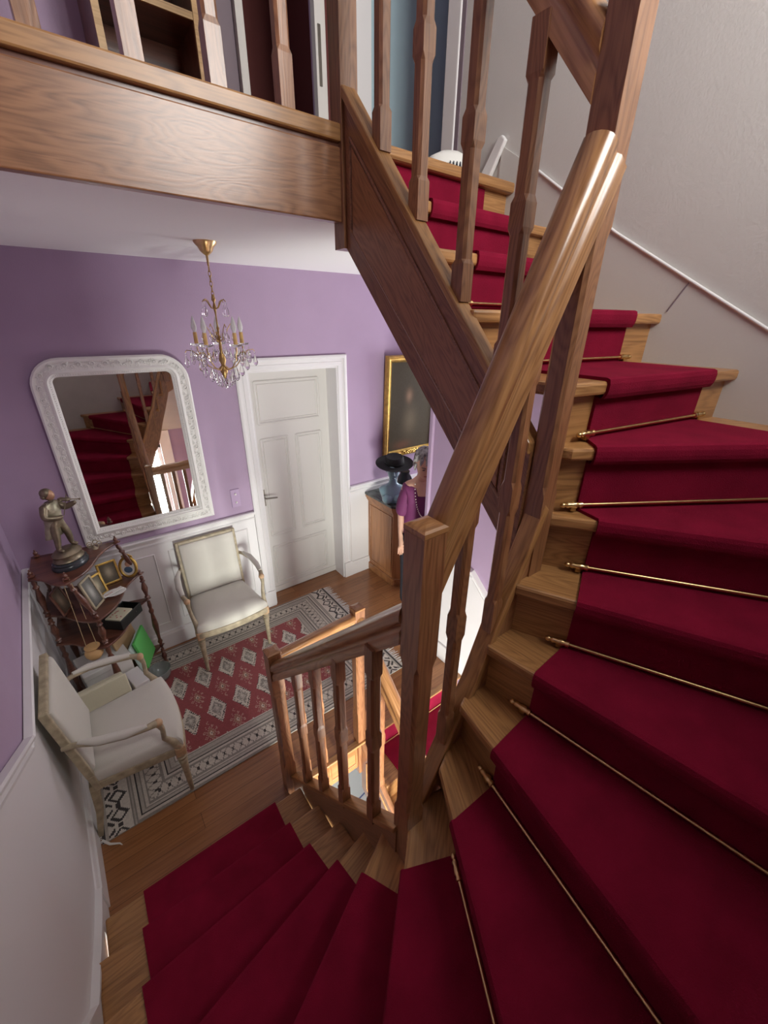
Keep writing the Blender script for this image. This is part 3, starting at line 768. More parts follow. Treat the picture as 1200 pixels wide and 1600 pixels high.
# ------------------------------------------------------------------ armchairs
def leg_prof(h):
    return [(.011, 0), (.012, .004), (.017, h*.55), (.020, h*.72), (.0235, h*.80), (.018, h*.82), (.026, h*.86), (.026, h*.89), (.019, h*.905), (.024, h*.93), (.027, h)]
def armchair(label, loc, rz):
    t = thing('armchair', label, 'armchair', loc, rz, 'cream upholstered armchairs in the hall')
    fw, bw, yf, yb = .265, .215, -.26, .155; sz = .365
    for s_ in (-1, 1):
        mb = MB(); mb.lathe(leg_prof(sz-.035), (s_*(fw-.02), yf+.025, 0), 14); mb.build('leg', GILTW, t, smooth=True)
        mb = MB(); mb.loft([octo(s_*(bw-.01), yb+.05, 0, .012, .003), octo(s_*(bw-.015), yb+.01, .18, .017, .003), octo(s_*(bw-.02), yb-.01, sz, .020, .003)]); mb.build('leg', GILTW, t)
    # bowed seat rail outline
    out = []
    for k in range(9):
        u = -1+2*k/8; out.append((u*fw, yf-.030*(1-u*u)))
    out += [(bw, yb), (-bw, yb)]
    mb = MB(); mb.prism(out, sz-.038, sz+.012); mb.build('seat_rail', GILTW, t, bevel=.006)
    for s_ in (-1, 1):
        mb = MB(); mb.box((s_*(fw-.02)-.026, yf-.002, sz-.05), (s_*(fw-.02)+.026, yf+.05, sz+.016)); mb.build('corner_block', GILTP, t, bevel=.008)
    cx, cy = 0, -.03; rings = []
    for sc, z in ((.965, sz+.008), (.985, sz+.02), (.985, sz+.045), (.965, sz+.062), (.90, sz+.078), (.78, sz+.090), (.6, sz+.099), (.35, sz+.105), (.05, sz+.107)):
        rings.append([(cx+(x-cx)*sc, cy+(y-cy)*sc, z) for x, y in out])
    mb = MB(); mb.loft(rings); mb.build('seat', FABRIC, t, smooth=True)
    # back panel, raked
    R = Matrix.Translation((0, yb-.015, sz+.065)) @ Matrix.Rotation(-.115, 4, 'X')
    W_, H_ = .222, .475; fr = .022; mb = MB()
    for a, b_ in (((-W_, -.016, 0), (-W_+fr, .018, H_)), ((W_-fr, -.016, 0), (W_, .018, H_)), ((-W_+fr, -.016, 0), (W_-fr, .018, fr)), ((-W_+fr, -.016, H_-fr), (W_-fr, .018, H_))): mb.box(a, b_)
    mb.xf(R); mb.build('back_frame', GILTW, t, bevel=.005)
    for s_ in (-1, 1):
        mb = MB(); mb.box((s_*(W_-.012)-.014, -.014, -.10), (s_*(W_-.012)+.014, .016, .006)); mb.xf(R); mb.build('back_post', GILTW, t, bevel=.004)
    rings = []
    i_ = W_-fr+.002
    for sc, dy in ((1, .006), (1, -.018), (.985, -.026), (.95, -.031), (.80, -.036), (.4, -.040), (.05, -.041)):
        rings.append([(x*sc*i_, dy, H_/2+z*sc*(H_/2-fr+.002)) for x, z in ((-1, -1), (-.5, -1), (0, -1), (.5, -1), (1, -1), (1, -.5), (1, 0), (1, .5), (1, 1), (.5, 1), (0, 1), (-.5, 1), (-1, 1), (-1, .5), (-1, 0), (-1, -.5))])
    mb = MB(); mb.loft(rings); mb.xf(R); mb.build('backrest', FABRIC, t, smooth=True)
    mb = MB(); mb.box((-i_, .008, fr), (i_, .016, H_-fr)); mb.xf(R); mb.build('back_cover', FABRIC, t)
    for s_ in (-1, 1):
        bz = sz+.065+.25
        path = [(s_*(W_-.005), yb+.030, bz), (s_*(W_+.02), yb-.03, bz+.008), (s_*(W_+.05), yb-.10, bz-.008), (s_*(fw+.020), yb-.20, bz-.030), (s_*(fw+.018), yb-.29, bz-.045), (s_*(fw+.008), yb-.325, bz-.055)]
        mb = MB(); mb.tube(path, [.014, .013, .013, .014, .015, .018], 10); arm = mb.build('armrest', GILTW, t, smooth=True)
        mb = MB(); mb.tube([(x, y, z+.014) for x, y, z in [path[1], path[2], path[3], path[4]]], [.010, .021, .022, .014], 10, flat=.8); mb.build('arm_pad', FABRIC, arm, smooth=True)
        mb = MB(); mb.ball((s_*(fw+.006), yb-.335, bz-.060), .022, 10); mb.build('scroll', GILTP, arm, smooth=True)
        path = [(s_*(fw+.006), yb-.335, bz-.065), (s_*(fw+.006), yb-.345, bz-.11), (s_*(fw-.002), yf+.075, sz+.13), (s_*(fw-.012), yf+.045, sz+.07), (s_*(fw-.018), yf+.024, sz+.012)]
        mb = MB(); mb.tube(path, [.017, .012, .013, .017, .024], 10); mb.build('arm_support', GILTW, t, smooth=True)
    return t
armchair('cream armchair standing face-on between the whatnot and the white door', (.565, 2.845, .009), 0)
armchair('cream armchair seen from its side, back against the left wall', (-.238, 2.02, .009), PI/2)

# ------------------------------------------------------------------ wall mirror
def mirror():
    t = thing('wall_mirror', 'large white carved mirror with rounded top corners on the purple wall', 'mirror', (.25, YF-.012, 1.055))
    t.rotation_euler = (math.radians(.3), 0, 0)
    W_, H_ = .415, 1.17
    def outline(off):
        w_, h0, h1 = W_-off, off, H_-off; r = max(.16-off*1.22, .03); pts = []
        for k in range(9): a = k*PI/16; pts.append((w_-r+r*math.cos(a), h1-r+r*math.sin(a)))
        for k in range(9): a = PI/2+k*PI/16; pts.append((-w_+r+r*math.cos(a), h1-r+r*math.sin(a)))
        for k in range(1, 8): pts.append((-w_, lerp(h1-r, h0, k/8)))
        for k in range(0, 9): pts.append((lerp(-w_, w_, k/8), h0))
        for k in range(1, 8): pts.append((w_, lerp(h0, h1-r, k/8)))
        return pts
    prof = [(0, 0), (0, -.022), (.010, -.030), (.022, -.028), (.030, -.024), (.060, -.030), (.070, -.036), (.078, -.038), (.083, -.030), (.090, -.026), (.094, -.018), (.100, -.014), (.104, -.008), (.104, 0)]
    mb = MB(); rings = [[(x, y, z) for x, z in outline(o_)] for o_, y in prof]
    mb.loft(rings, cap=False); mb.build('frame', MFRAME, t, smooth=False)
    g = outline(.100); mb = MB(); mb.extr([(x, -.006, z) for x, z in g], (0, .003, 0)); mb.build('mirror_glass', MIRROR, t)
    mb = MB(); mid = outline(.046); ln = [Vector((x, 0, z)) for x, z in mid]; n = len(ln)
    pts = []; 
    for i in range(n):
        a, b_ = ln[i], ln[(i+1) % n]; m_ = max(1, int((b_-a).length/.0065))
        for k in range(m_): pts.append((a.lerp(b_, k/m_), (b_-a).normalized()))
    for i, (p, d) in enumerate(pts):
        nn = Vector((-d.z, 0, d.x))
        if i % 5 == 0:
            sg = 1 if (i//5) % 2 else -1; c0 = p+nn*.007*sg; path = []
            for q_ in range(12):
                a_ = q_/11*PI*2.6; r_ = .0165-.0012*q_; w_ = c0+(d*math.cos(a_)+nn*sg*math.sin(a_))*r_
                path.append((w_.x, -.029, w_.z))
            mb.tube(path, [.0022+.0025*math.sin(q_/11*PI) for q_ in range(12)], 5)
            mb.ball((c0.x, -.029, c0.z), .0055, 6)
        if i % 2 == 0:
            q = p+nn*(random.random()-.5)*.044; a_ = random.random()*PI; e_ = (d*math.cos(a_)+nn*math.sin(a_))*.008
            mb.tube([(q.x-e_.x, -.027, q.z-e_.z), (q.x, -.030, q.z), (q.x+e_.x, -.027, q.z+e_.z)], [.0015, .0042, .0015], 5)
    mb.build('carved_foliage', MFRAME, t, smooth=True)
    mb = MB(); g = outline(.092); ln = [Vector((x, -.024, z)) for x, z in g]; n = len(ln)
    for i in range(n):
        a, b_ = ln[i], ln[(i+1) % n]; m_ = max(1, int((b_-a).length/.012))
        for k in range(m_): p = a.lerp(b_, k/m_); mb.ball(tuple(p), .0042, 5)
    mb.build('bead_row', MFRAME, t, smooth=True)
mirror()

# ------------------------------------------------------------------ chandelier
def chandelier():
    t = thing('chandelier', 'brass and crystal chandelier with candle bulbs hanging from the hall ceiling', 'chandelier', (.672, 2.27, 2.11))
    mb = MB(); mb.lathe([(.052, .645), (.050, .636), (.036, .622), (.028, .606), (.020, .598), (.006, .588), (.005, .56), (.004, .545)], (0, 0, 0), 20); mb.build('canopy', BRASS, t, smooth=True)
    mb = MB(); z = .548; k = 0
    while z > .43:
        P = []
        for i in range(12):
            a = 2*PI*i/12; x_ = .006*math.cos(a); zz = .014*math.sin(a)
            P.append((x_ if k % 2 else 0, 0 if k % 2 else x_, z-.012+zz))
        mb.tube(P, .0018, 5, closed=True, cap=False); z -= .021; k += 1
    mb.build('chain', BRASSD, t, smooth=True)
    mb = MB(); mb.lathe([(.002, .43), (.008, .42), (.010, .405), (.004, .395), (.009, .375), (.006, .36), (.0035, .34), (.0035, .29), (.008, .28), (.005, .27), (.004, .25), (.010, .235), (.006, .22), (.007, .17), (.014, .155), (.018, .13), (.010, .11), (.016, .095), (.020, .08), (.012, .06), (.006, .045), (.003, .04)], (0, 0, 0), 12)
    mb.build('stem', BRASSD, t, smooth=True)
    def drop(p, s_=1.0, par=t):
        mb = MB(); x, y, z = p; s_ *= 1.3
        mb.lathe([(.0008, 0), (.0028*s_, -.004*s_), (.0012, -.008*s_), (.0015, -.011*s_), (.006*s_, -.024*s_), (.0085*s_, -.036*s_), (.006*s_, -.044*s_), (.001, -.048*s_)], (x, y, z), 6, 1, .55)
        mb.build('crystal_drop', GLASS, par)
    na = 5
    for i in range(4):
        a = 2*PI*i/4+.6; c_, s_ = math.cos(a), math.sin(a)
        mb = MB(); mb.tube([(0, 0, .365), (c_*.022, s_*.022, .372), (c_*.042, s_*.042, .400), (c_*.058, s_*.058, .408), (c_*.068, s_*.068, .398)], .0022, 6); o = mb.build('crown_arm', BRASSD, t, smooth=True)
        drop((c_*.068, s_*.068, .394), 1.0, o)
    for i in range(4):
        a = 2*PI*i/4+.2; c_, s_ = math.cos(a), math.sin(a)
        mb = MB(); mb.tube([(0, 0, .22), (c_*.03, s_*.03, .23), (c_*.05, s_*.05, .275), (c_*.07, s_*.07, .30), (c_*.08, s_*.08, .285)], .002, 6); o = mb.build('scroll_arm', BRASSD, t, smooth=True)
        drop((c_*.03, s_*.03, .275), .9, o); drop((c_*.08, s_*.08, .28), 1.05, o)
    for i in range(na):
        a = 2*PI*i/na+.07; c_, s_ = math.cos(a), math.sin(a); r = .115
        mb = MB(); mb.tube([(0, 0, .11), (c_*.03, s_*.03, .085), (c_*.07, s_*.07, .10), (c_*.10, s_*.10, .135), (c_*r, s_*r, .175), (c_*r, s_*r, .195)], [.004, .0035, .003, .003, .003, .004], 7); arm = mb.build('arm', BRASS, t, smooth=True)
        mb = MB(); mb.tube([(c_*.10, s_*.10, .135), (c_*.14, s_*.14, .175), (c_*.17, s_*.17, .178), (c_*.178, s_*.178, .168)], .002, 6); mb.build('hook', BRASSD, arm, smooth=True)
        mb = MB(); mb.lathe([(.006, .196), (.030, .203), (.034, .210), (.032, .211), (.008, .202)], (c_*r, s_*r, 0), 14); mb.build('drip_pan', GLASS, arm, smooth=True)
        mb = MB(); mb.lathe([(.010, .203), (.0095, .26), (.008, .262)], (c_*r, s_*r, 0), 12); mb.build('candle_sleeve', CANDLE, arm, smooth=True)
        mb = MB(); mb.lathe([(.006, .262), (.0125, .278), (.0135, .290), (.010, .308), (.005, .325), (.001, .336)], (c_*r, s_*r, 0), 12); mb.build('bulb', FROST, arm, smooth=True)
        drop((c_*.178, s_*.178, .166), 1.15, arm)
        for k in range(7):
            b_ = a+2*PI*k/7; drop((c_*r+.032*math.cos(b_), s_*r+.032*math.sin(b_), .205-.012), 1.0, arm)
        for k in range(3): drop((c_*(.035+.03*k), s_*(.035+.03*k), .080+.022*k), 1.25, arm)
        drop((c_*.145, s_*.145, .172), 1.0, arm)
    mb = MB(); mb.lathe([(.001, .045), (.004, .040), (.003, .036), (.011, .02), (.015, .008), (.009, -.004), (.001, -.010)], (0, 0, 0), 8); mb.build('bottom_drop', GLASS, t)
chandelier()

# ------------------------------------------------------------------ corner whatnot and things on it
wn = thing('corner_whatnot', 'dark mahogany four-tier corner whatnot with turned posts', 'shelf stand', (-.25, 2.75, .009))
WZ = 1.10-.009
def L_(p): return (p[0]+.25, p[1]-2.75)
def shelf(z, lt, fv, rt, bk):
    a, f, r, k = map(L_, (lt, fv, rt, bk)); pts = [k, a]
    for i in range(1, 8):
        t_ = i/8; x = lerp(a[0], f[0], t_); y = lerp(a[1], f[1], t_); pts.append((x+.010*math.sin(t_*2*PI), y+.012*math.sin(t_*2*PI)))
    pts.append(f)
    for i in range(1, 10):
        t_ = i/10; x = lerp(f[0], r[0], t_); y = lerp(f[1], r[1], t_); pts.append((x+.018*math.sin(t_*2*PI), y-.018*math.sin(t_*2*PI)))
    pts.append(r)
    mb = MB(); mb.prism(pts, z-.014, z); mb.build('shelf', WOODM, wn, bevel=.004)
SHL = [(1.10, (-.45, 2.70), (-.28, 2.535), (.026, 2.92), (-.44, 3.0)), (.825, (-.45, 2.73), (-.20, 2.50), (.106, 2.92), (-.44, 3.02)),
       (.625, (-.45, 2.70), (-.205, 2.50), (.103, 2.89), (-.44, 3.02)), (.17, (-.45, 2.68), (-.19, 2.48), (.105, 2.92), (-.44, 3.02))]
for z, a, b_, c_, d_ in SHL: shelf(z-.009, a, b_, c_, d_)
def post(z0, z1, p0, p1):
    H = z1-z0; pr = [(.010, 0), (.015, .04), (.010, .08), (.018, .13), (.010, .18), (.011, .25), (.021, .50), (.013, .68), (.010, .74), (.018, .80), (.010, .85), (.014, .92), (.010, 1)]
    mb = MB(); rings = []
    for r, t_ in pr:
        cx = lerp(p0[0], p1[0], t_); cy = lerp(p0[1], p1[1], t_); rings.append([(cx+r*math.cos(2*PI*k/10), cy+r*math.sin(2*PI*k/10), z0+H*t_) for k in range(10)])
    mb.loft(rings); return mb.build('turned_post', WOODM, wn, smooth=True)
cor = {'l': [(-.43, 2.715)]*4, 'f': [(-.275, 2.575), (-.20, 2.535), (-.205, 2.535), (-.195, 2.52)], 'r': [(.0, 2.89), (.08, 2.885), (.08, 2.865), (.08, 2.885)], 'b': [(-.41, 2.97)]*4}
lv = [1.10, .825, .625, .17]
for key in 'lfrb':
    for i in range(3): post(lv[i+1]-.009, lv[i]-.023, L_(cor[key][i+1]), L_(cor[key][i]))
    post(0.0, .147, L_(cor[key][3]), L_(cor[key][3]))
    x, y = L_(cor[key][0]); mb = MB(); mb.lathe([(.006, 0), (.017, .006), (.018, .012), (.008, .018), (.013, .028), (.010, .036), (.004, .042), (.006, .048), (.001, .054)], (x, y, 1.091), 10); mb.build('finial', WOODM, wn, smooth=True)
def skin(name, verts, edges, radii, mat, parent, sub=2, loc=None, root=0):
    me = bpy.data.meshes.new(name); me.from_pydata(verts, edges, []); o = bpy.data.objects.new(name, me); C.objects.link(o)
    me.materials.append(mat); md = o.modifiers.new('skin', 'SKIN'); md.use_smooth_shade = True
    if not me.skin_vertices: me.skin_vertices.new()
    for i, r in enumerate(radii):
        rr = r if hasattr(r, '__len__') else (r, r); me.skin_vertices[0].data[i].radius = rr
        me.skin_vertices[0].data[i].use_root = (i == root)
    sd = o.modifiers.new('sub', 'SUBSURF'); sd.levels = sub; sd.render_levels = sub
    if parent: o.parent = parent
    if loc: o.location = loc
    return o
# violinist statuette
vi = thing('violinist_statuette', 'bronze statuette of a violinist in a long coat on a round base atop the whatnot', 'statuette', (-.245, 2.76, 1.101), math.radians(48)); vi.scale = (1.04, 1.04, 1.04)
mb = MB(); mb.lathe([(.098, 0), (.100, .008), (.098, .018), (.092, .024), (.094, .032), (.086, .040)], (0, 0, 0), 28, 1, .8); mb.build('plinth', DARKB, vi, smooth=True)
mb = MB(); mb.lathe([(.080, .040), (.084, .046), (.074, .060), (.078, .075), (.080, .080), (.072, .088), (.062, .098), (.05, .104), (.02, .108)], (0, 0, 0), 28, 1, .8); mb.build('ground_mound', BRONZE, vi, smooth=True)
z0 = .10
V = [(0, 0, z0+.165), (0, 0, z0+.20), (0, -.003, z0+.245), (0, -.006, z0+.285), (0, -.012, z0+.305),
     (-.024, .002, z0+.15), (-.030, -.004, z0+.085), (-.040, .0, z0+.015), (-.042, -.03, z0+.006),
     (.024, 0, z0+.15), (.038, -.012, z0+.085), (.048, -.004, z0+.015), (.056, -.032, z0+.006),
     (-.040, .0, z0+.265), (-.062, -.01, z0+.215), (-.02, -.055, z0+.205), (-.005, -.066, z0+.215),
     (.040, 0, z0+.265), (.058, -.035, z0+.235), (.066, -.085, z0+.262), (.068, -.094, z0+.268)]
E_ = [(0, 1), (1, 2), (2, 3), (3, 4), (0, 5), (5, 6), (6, 7), (7, 8), (0, 9), (9, 10), (10, 11), (11, 12), (2, 13), (13, 14), (14, 15), (15, 16), (2, 17), (17, 18), (18, 19), (19, 20)]
R_ = [.030, .030, .034, .014, .013, .024, .019, .013, .010, .024, .019, .013, .010, .023, .021, .015, .008, .023, .021, .013, .008]
skin('figure', V, E_, R_, BRONZE, vi)
mb = MB(); mb.ball((.004, -.016, z0+.328), .026, 12, .85, 1, 1.15); hd = mb.build('head', FLESHB, vi, smooth=True)
mb = MB(); mb.ball((0, -.004, z0+.338), .030, 12, .95, 1, .9); mb.ball((-.002, .016, z0+.315), .014, 8); mb.ball((-.022, -.006, z0+.322), .009, 8); mb.ball((.024, -.006, z0+.322), .009, 8); mb.build('wig', BRONZE, hd, smooth=True)
mb = MB(); rings = []
for zz, rx, ry, cy in ((.288, .022, .020, -.004), (.276, .048, .030, 0), (.24, .050, .038, .002), (.20, .044, .038, .006), (.16, .046, .036, .014), (.12, .052, .034, .026), (.08, .056, .028, .036)):
    rings.append([(rx*math.cos(a), cy+ry*math.sin(a), z0+zz) for a in [2*PI*k/16 for k in range(16)]])
mb.loft(rings, cap=False); mb.build('coat', COATG, vi, smooth=True)
mb = MB(); s0 = Vector((.014, -.045, z0+.300)); s1 = Vector((.064, -.125, z0+.285))
mb.tube([s0, s0.lerp(s1, .15), s0.lerp(s1, .3), s0.lerp(s1, .45), s0.lerp(s1, .55), s0.lerp(s1, .6), s1], [.007, .020, .014, .020, .011, .0045, .0045], 10, flat=.6); mb.ball(tuple(s1), .006, 6)
vo = mb.build('violin', BRONZE, vi, smooth=True)
mb = MB(); mb.tube([(-.005, -.070, z0+.215), (.045, -.075, z0+.32)], .002, 6); mb.build('bow', BRONZE, vo)
# small gilt openwork ornament
mb = MB()
for k in range(5):
    a = k*1.25; cx, cz = .020*math.cos(a)*1.4, .032+.014*math.sin(a)
    mb.tube([(cx+.013*math.cos(b_), .004*math.sin(a*2), cz+.013*math.sin(b_)) for b_ in [2*PI*i/12 for i in range(12)]], .003, 5, closed=True, cap=False)
mb.lathe([(.018, 0), (.016, .006), (.006, .012), (.004, .020)], (0, 0, 0), 10)
tag(mb.build('filigree_ornament', GILTW, None, smooth=True, loc=(-.115, 2.885, 1.101)), 'small pale openwork ornament on the top tier of the whatnot', 'ornament')
# oval miniature
ov = thing('oval_picture_frame', 'small oval gilt frame with a baby portrait, on the second tier by the front post', 'picture frame', (.015, 2.87, .826), math.radians(-32))
ov.rotation_euler[0] = math.radians(-12)
mb = MB(); mb.tube([(.052*math.cos(a), 0, .085+.068*math.sin(a)) for a in [2*PI*i/28 for i in range(28)]], .010, 8, closed=True, cap=False)
for k in range(7): mb.ball((-.03+.01*k, 0, .160+.012*math.sin(k/6*PI)), .007, 6)
mb.tube([(0, .01, .08), (0, .06, .0)], .004, 6); mb.build('frame', GOLD, ov, smooth=True)
mb = MB(); mb.extr([(.048*math.cos(a), -.002, .085+.064*math.sin(a)) for a in [2*PI*i/24 for i in range(24)]], (0, .004, 0)); pb = mb.build('picture', PAPER, ov)
mb = MB(); mb.ball((0, -.004, .105), .018, 10, 1, .15, 1); mb.build('portrait_face', SKIN, pb)
mb = MB(); mb.ball((0, -.003, .066), .028, 10, 1, .12, .8); mb.build('portrait_dress', plain('blue_dress', (.08, .14, .22), .6), pb)
def pframe(label, loc, rz, w_, h_, fm, tone, tilt=-.22):
    t = thing('photo_frame', label, 'photo frame', loc, rz, 'photo frames on the whatnot'); t.rotation_euler[0] = tilt
    mb = MB(); f_ = .014
    for a, b_ in (((-w_, -.006, 0), (-w_+f_, .006, h_)), ((w_-f_, -.006, 0), (w_, .006, h_)), ((-w_, -.006, 0), (w_, .006, f_)), ((-w_, -.006, h_-f_), (w_, .006, h_))): mb.box(a, b_)
    mb.build('frame', fm, t, bevel=.003)
    nx_, ny_ = 12, 16; vv = []; ff = []; cc = []; random.seed(int(w_*9999)+len(label))
    for j_ in range(ny_):
        for i_ in range(nx_):
            x0 = lerp(-w_+f_, w_-f_, i_/nx_); x1 = lerp(-w_+f_, w_-f_, (i_+1)/nx_); a = lerp(f_, h_-f_, j_/ny_); b_ = lerp(f_, h_-f_, (j_+1)/ny_)
            k = len(vv); vv += [(x0, -.001, a), (x1, -.001, a), (x1, -.001, b_), (x0, -.001, b_)]; ff.append((k, k+1, k+2, k+3))
            g = math.exp(-((i_-5.5)**2/8+(j_-8)**2/20)); r_ = random.random()*.1
            cc.append(tuple(c*(.35+g*1.3+r_) for c in tone))
    me = bpy.data.meshes.new('photograph'); me.from_pydata(vv, [], ff); ca = me.color_attributes.new('Col', 'FLOAT_COLOR', 'CORNER'); bf = []
    for c in cc: bf += [*c, 1]*4
    ca.data.foreach_set('color', bf); me.materials.append(PHOTO); o = bpy.data.objects.new('photograph', me); C.objects.link(o); o.parent = t
    mb = MB(); mb.box((-w_+.01, .006, .01), (w_-.01, .010, h_-.01)); mb.build('backing', BLACK, t)
    mb = MB(); mb.box((-.02, .01, .0), (.02, .014, h_*.5)); mb.build('strut', BLACK, t)
PHOTO = attrmat('photo_print', .25)
pframe('tall carved gilt photo frame nearest the front edge of the second tier', (-.175, 2.66, .826), math.radians(58), .055, .20, GILTW, (.26, .26, .24))
pframe('gilt photo frame between the carved one and the gold-edged one on the second tier', (-.155, 2.76, .826), math.radians(38), .050, .15, GOLD, (.33, .30, .2))
pframe('gold-edged dark photo frame at the back of the second tier, left of the oval one', (-.085, 2.88, .826), math.radians(12), .058, .155, GOLD, (.30, .27, .2))
pframe('brown photo frame at the left end of the second tier behind the cords', (-.33, 2.70, .826), math.radians(70), .06, .17, WOODM, (.25, .19, .14))
mb = MB(); mb.lathe([(.028, 0), (.048, .006), (.056, .014), (.054, .015), (.03, .008), (.002, .006)], (0, 0, 0), 20, 1.15, .8)
ds = mb.build('dish', PAPER, None, smooth=True, loc=(-.085, 2.735, .826)); tag(ds, 'small white oval dish on the second tier of the whatnot', 'dish')
pp = MB().box((-.062, -.016, .016), (.062, .016, .021)).build('paper_note', PAPER, None, loc=(-.095, 2.735, .826)); pp.rotation_euler = (0, 0, math.radians(28)); tag(pp, 'folded white paper strip with faint pink print lying on the small dish', 'paper')
mb = MB()
for k in range(5): mb.box((-.05+k*.010, -.004, .0212), (-.044+k*.010, .002, .0216))
o = mb.build('print', REDINK, pp)
# black box with floral cards
bb = thing('black_box', 'open black box holding a flowered card on the third tier', 'box', (-.085, 2.72, .626), math.radians(48))
mb = MB(); W_, D_, H_ = .10, .065, .07
for a, b_ in (((-W_, -D_, 0), (W_, D_, .006)), ((-W_, -D_, 0), (-W_+.006, D_, H_)), ((W_-.006, -D_, 0), (W_, D_, H_)), ((-W_, -D_, 0), (W_, -D_+.006, H_)), ((-W_, D_-.006, 0), (W_, D_, H_))): mb.box(a, b_)
mb.build('body', BLACK, bb, bevel=.002)
cd = box('card', (-W_+.01, -D_+.010, H_-.012), (.03, D_-.02, H_+.004), CREAM, bb)
mb = MB()
for k in range(9): mb.ball((-.08+random.random()*.09, -.04+random.random()*.07, H_+.005), .006, 6, 1, 1, .2)
mb.build('flower_print', plain('pink_print', (.45, .14, .12), .6), cd)
mb = MB(); mb.ball((.04, -D_-.003, .04), .004, 8); mb.build('knob', STEEL, bb)
# hanging pouch
hp = thing('hanging_pouch', 'small blond round lidded pot hanging on long cords from the whatnot finial', 'hanging pot', (-.275, 2.555, .60))
mb = MB(); mb.lathe([(.010, -.062), (.034, -.054), (.047, -.032), (.049, -.012), (.040, .008), (.026, .016)], (0, 0, 0), 18); mb.build('pot', TERRA, hp, smooth=True)
mb = MB(); mb.lathe([(.022, .018), (.041, .023), (.042, .027), (.02, .031)], (0, 0, 0), 18); mb.build('lid', TERRA, hp, smooth=True)
for s_ in (-1, 1):
    mb = MB(); mb.tube([(s_*.026, 0, .028), (s_*.022, .002, .20), (s_*.018, .006, .46), (s_*.012, .015, .515), (0, .028, .52)], .0017, 5); mb.build('cord', CORD, hp)
# lower tier things
gf = MB().box((-.008, -.10, 0), (.008, .10, .24)).build('green_folder', GREEN, None, bevel=.002, loc=(-.005, 2.80, .172)); gf.rotation_euler = (0, math.radians(-10), math.radians(-22)); tag(gf, 'bright green folder leaning on the bottom tier of the whatnot', 'folder')
gf2 = MB().box((-.006, -.10, 0), (.006, .10, .22)).build('white_folder', plain('pale_folder', (.62, .78, .74), .5), None, bevel=.002, loc=(-.040, 2.79, .172)); gf2.rotation_euler = (0, math.radians(-10), math.radians(-22)); tag(gf2, 'pale folder right against the green one on the bottom tier', 'folder')
kf = MB().box((-.005, -.11, 0), (.005, .11, .27)).build('brown_envelope', KRAFT, None, loc=(-.085, 2.82, .172)); kf.rotation_euler = (0, math.radians(-12), math.radians(-35)); tag(kf, 'brown card envelope standing left of the green folder on the bottom tier', 'envelope')
wb = thing('white_box', 'wide white box standing behind the lower posts of the whatnot', 'box', (-.28, 2.74, .172), math.radians(12))
box('body', (-.12, -.10, 0), (.15, .12, .20), PAPER, wb, bevel=.006); box('lid', (-.124, -.104, .16), (.154, .124, .206), PAPER, wb, bevel=.006)
wb2 = MB().box((-.03, -.09, 0), (.06, .09, .26)).build('white_carton', WHITE, None, bevel=.006, loc=(-.13, 2.56, .01)); wb2.rotation_euler = (0, 0, math.radians(15)); tag(wb2, 'white carton on the floor between the armchair arm and the whatnot', 'carton')
bag = thing('cream_bag', 'cream flap-front bag leaning between the side-on armchair and the whatnot', 'bag', (-.315, 2.36, .01), math.radians(10)); bag.scale = (1.28, 1.1, 1.22)
mb = MB(); mb.loft([[(x, y, z) for x, y in ((-w_, -d_), (w_, -d_), (w_, d_), (-w_, d_))] for z, w_, d_ in ((0, .125, .05), (.10, .135, .055), (.28, .13, .045), (.34, .125, .032))]); mb.xf(Matrix.Rotation(-.3, 4, 'X')); mb.build('body', CREAM, bag, bevel=.012)
mb = MB(); mb.box((-.132, -.062, .24), (.132, -.046, .345)); mb.xf(Matrix.Rotation(-.3, 4, 'X')); mb.build('flap', CREAM, bag, bevel=.006)
mb = MB(); mb.lathe([(.03, 0), (.06, .01), (.075, .05), (.078, .09), (.074, .09), (.066, .05), (.02, .016)], (0, 0, 0), 20); tag(mb.build('glass_bowl', plain('grey_glass', (.55, .62, .6), .1, trans=.6), None, smooth=True, loc=(.02, 2.80-.06, .01)), 'grey glass bowl on the rug at the foot of the whatnot', 'bowl')
# switches
sw = thing('light_switch', 'double light switch plate on the purple wall left of the door', 'light switch', (.85, YF, 1.14))
box('plate', (-.035, -.008, -.075), (.035, 0, .075), SWITCH, sw, bevel=.003)
for z in (-.035, .035):
    mb = MB(); mb.ball((0, -.012, z), .009, 8); mb.build('toggle', PAPER, sw, smooth=True)

# ------------------------------------------------------------------ cabinet corner
cb = thing('corner_cabinet', 'cherry wood cabinet with canted corner and dark marble top right of the door', 'cabinet', (2.13, 2.54, 0))
def cpoly(o): return [(0-o, .53), (0-o, .12-o*.4), (.11-o*.4, 0-o), (1.1, 0-o), (1.1, .53)]
mb = MB(); mb.prism(cpoly(.0), .07, .86); mb.build('body', WOODC, cb, grain=(0, 0, 1))
mb = MB(); mb.prism(cpoly(.014), 0, .085); mb.build('plinth', WOODC, cb, bevel=.005)
mb = MB(); mb.prism(cpoly(.010), .80, .82); mb.prism(cpoly(.022), .82, .845); mb.prism(cpoly(.034), .845, .872); mb.build('cornice', WOODC, cb, bevel=.003)
mb = MB(); mb.prism(cpoly(.042), .873, .897); mb.build('marble_top', MARBLE, cb, bevel=.004)
mb = MB()
P = [(-.002, .14, .13), (-.002, .49, .13), (-.002, .49, .76), (-.002, .14, .76)]
for i in range(4): mb.tube([P[i], P[(i+1) % 4]], .005, 6)
mb.build('side_panel_moulding', WOODC, cb)
mb = MB(); mb.box((.16, -.012, .12), (.60, 0, .77)); dr = mb.build('door', WOODC, cb, bevel=.004); mb = MB(); mb.ball((.56, -.022, .46), .012, 8); mb.build('knob', BRASS, dr)
mb = MB(); mb.box((.62, -.012, .12), (1.06, 0, .77)); mb.build('door', WOODC, cb, bevel=.004)
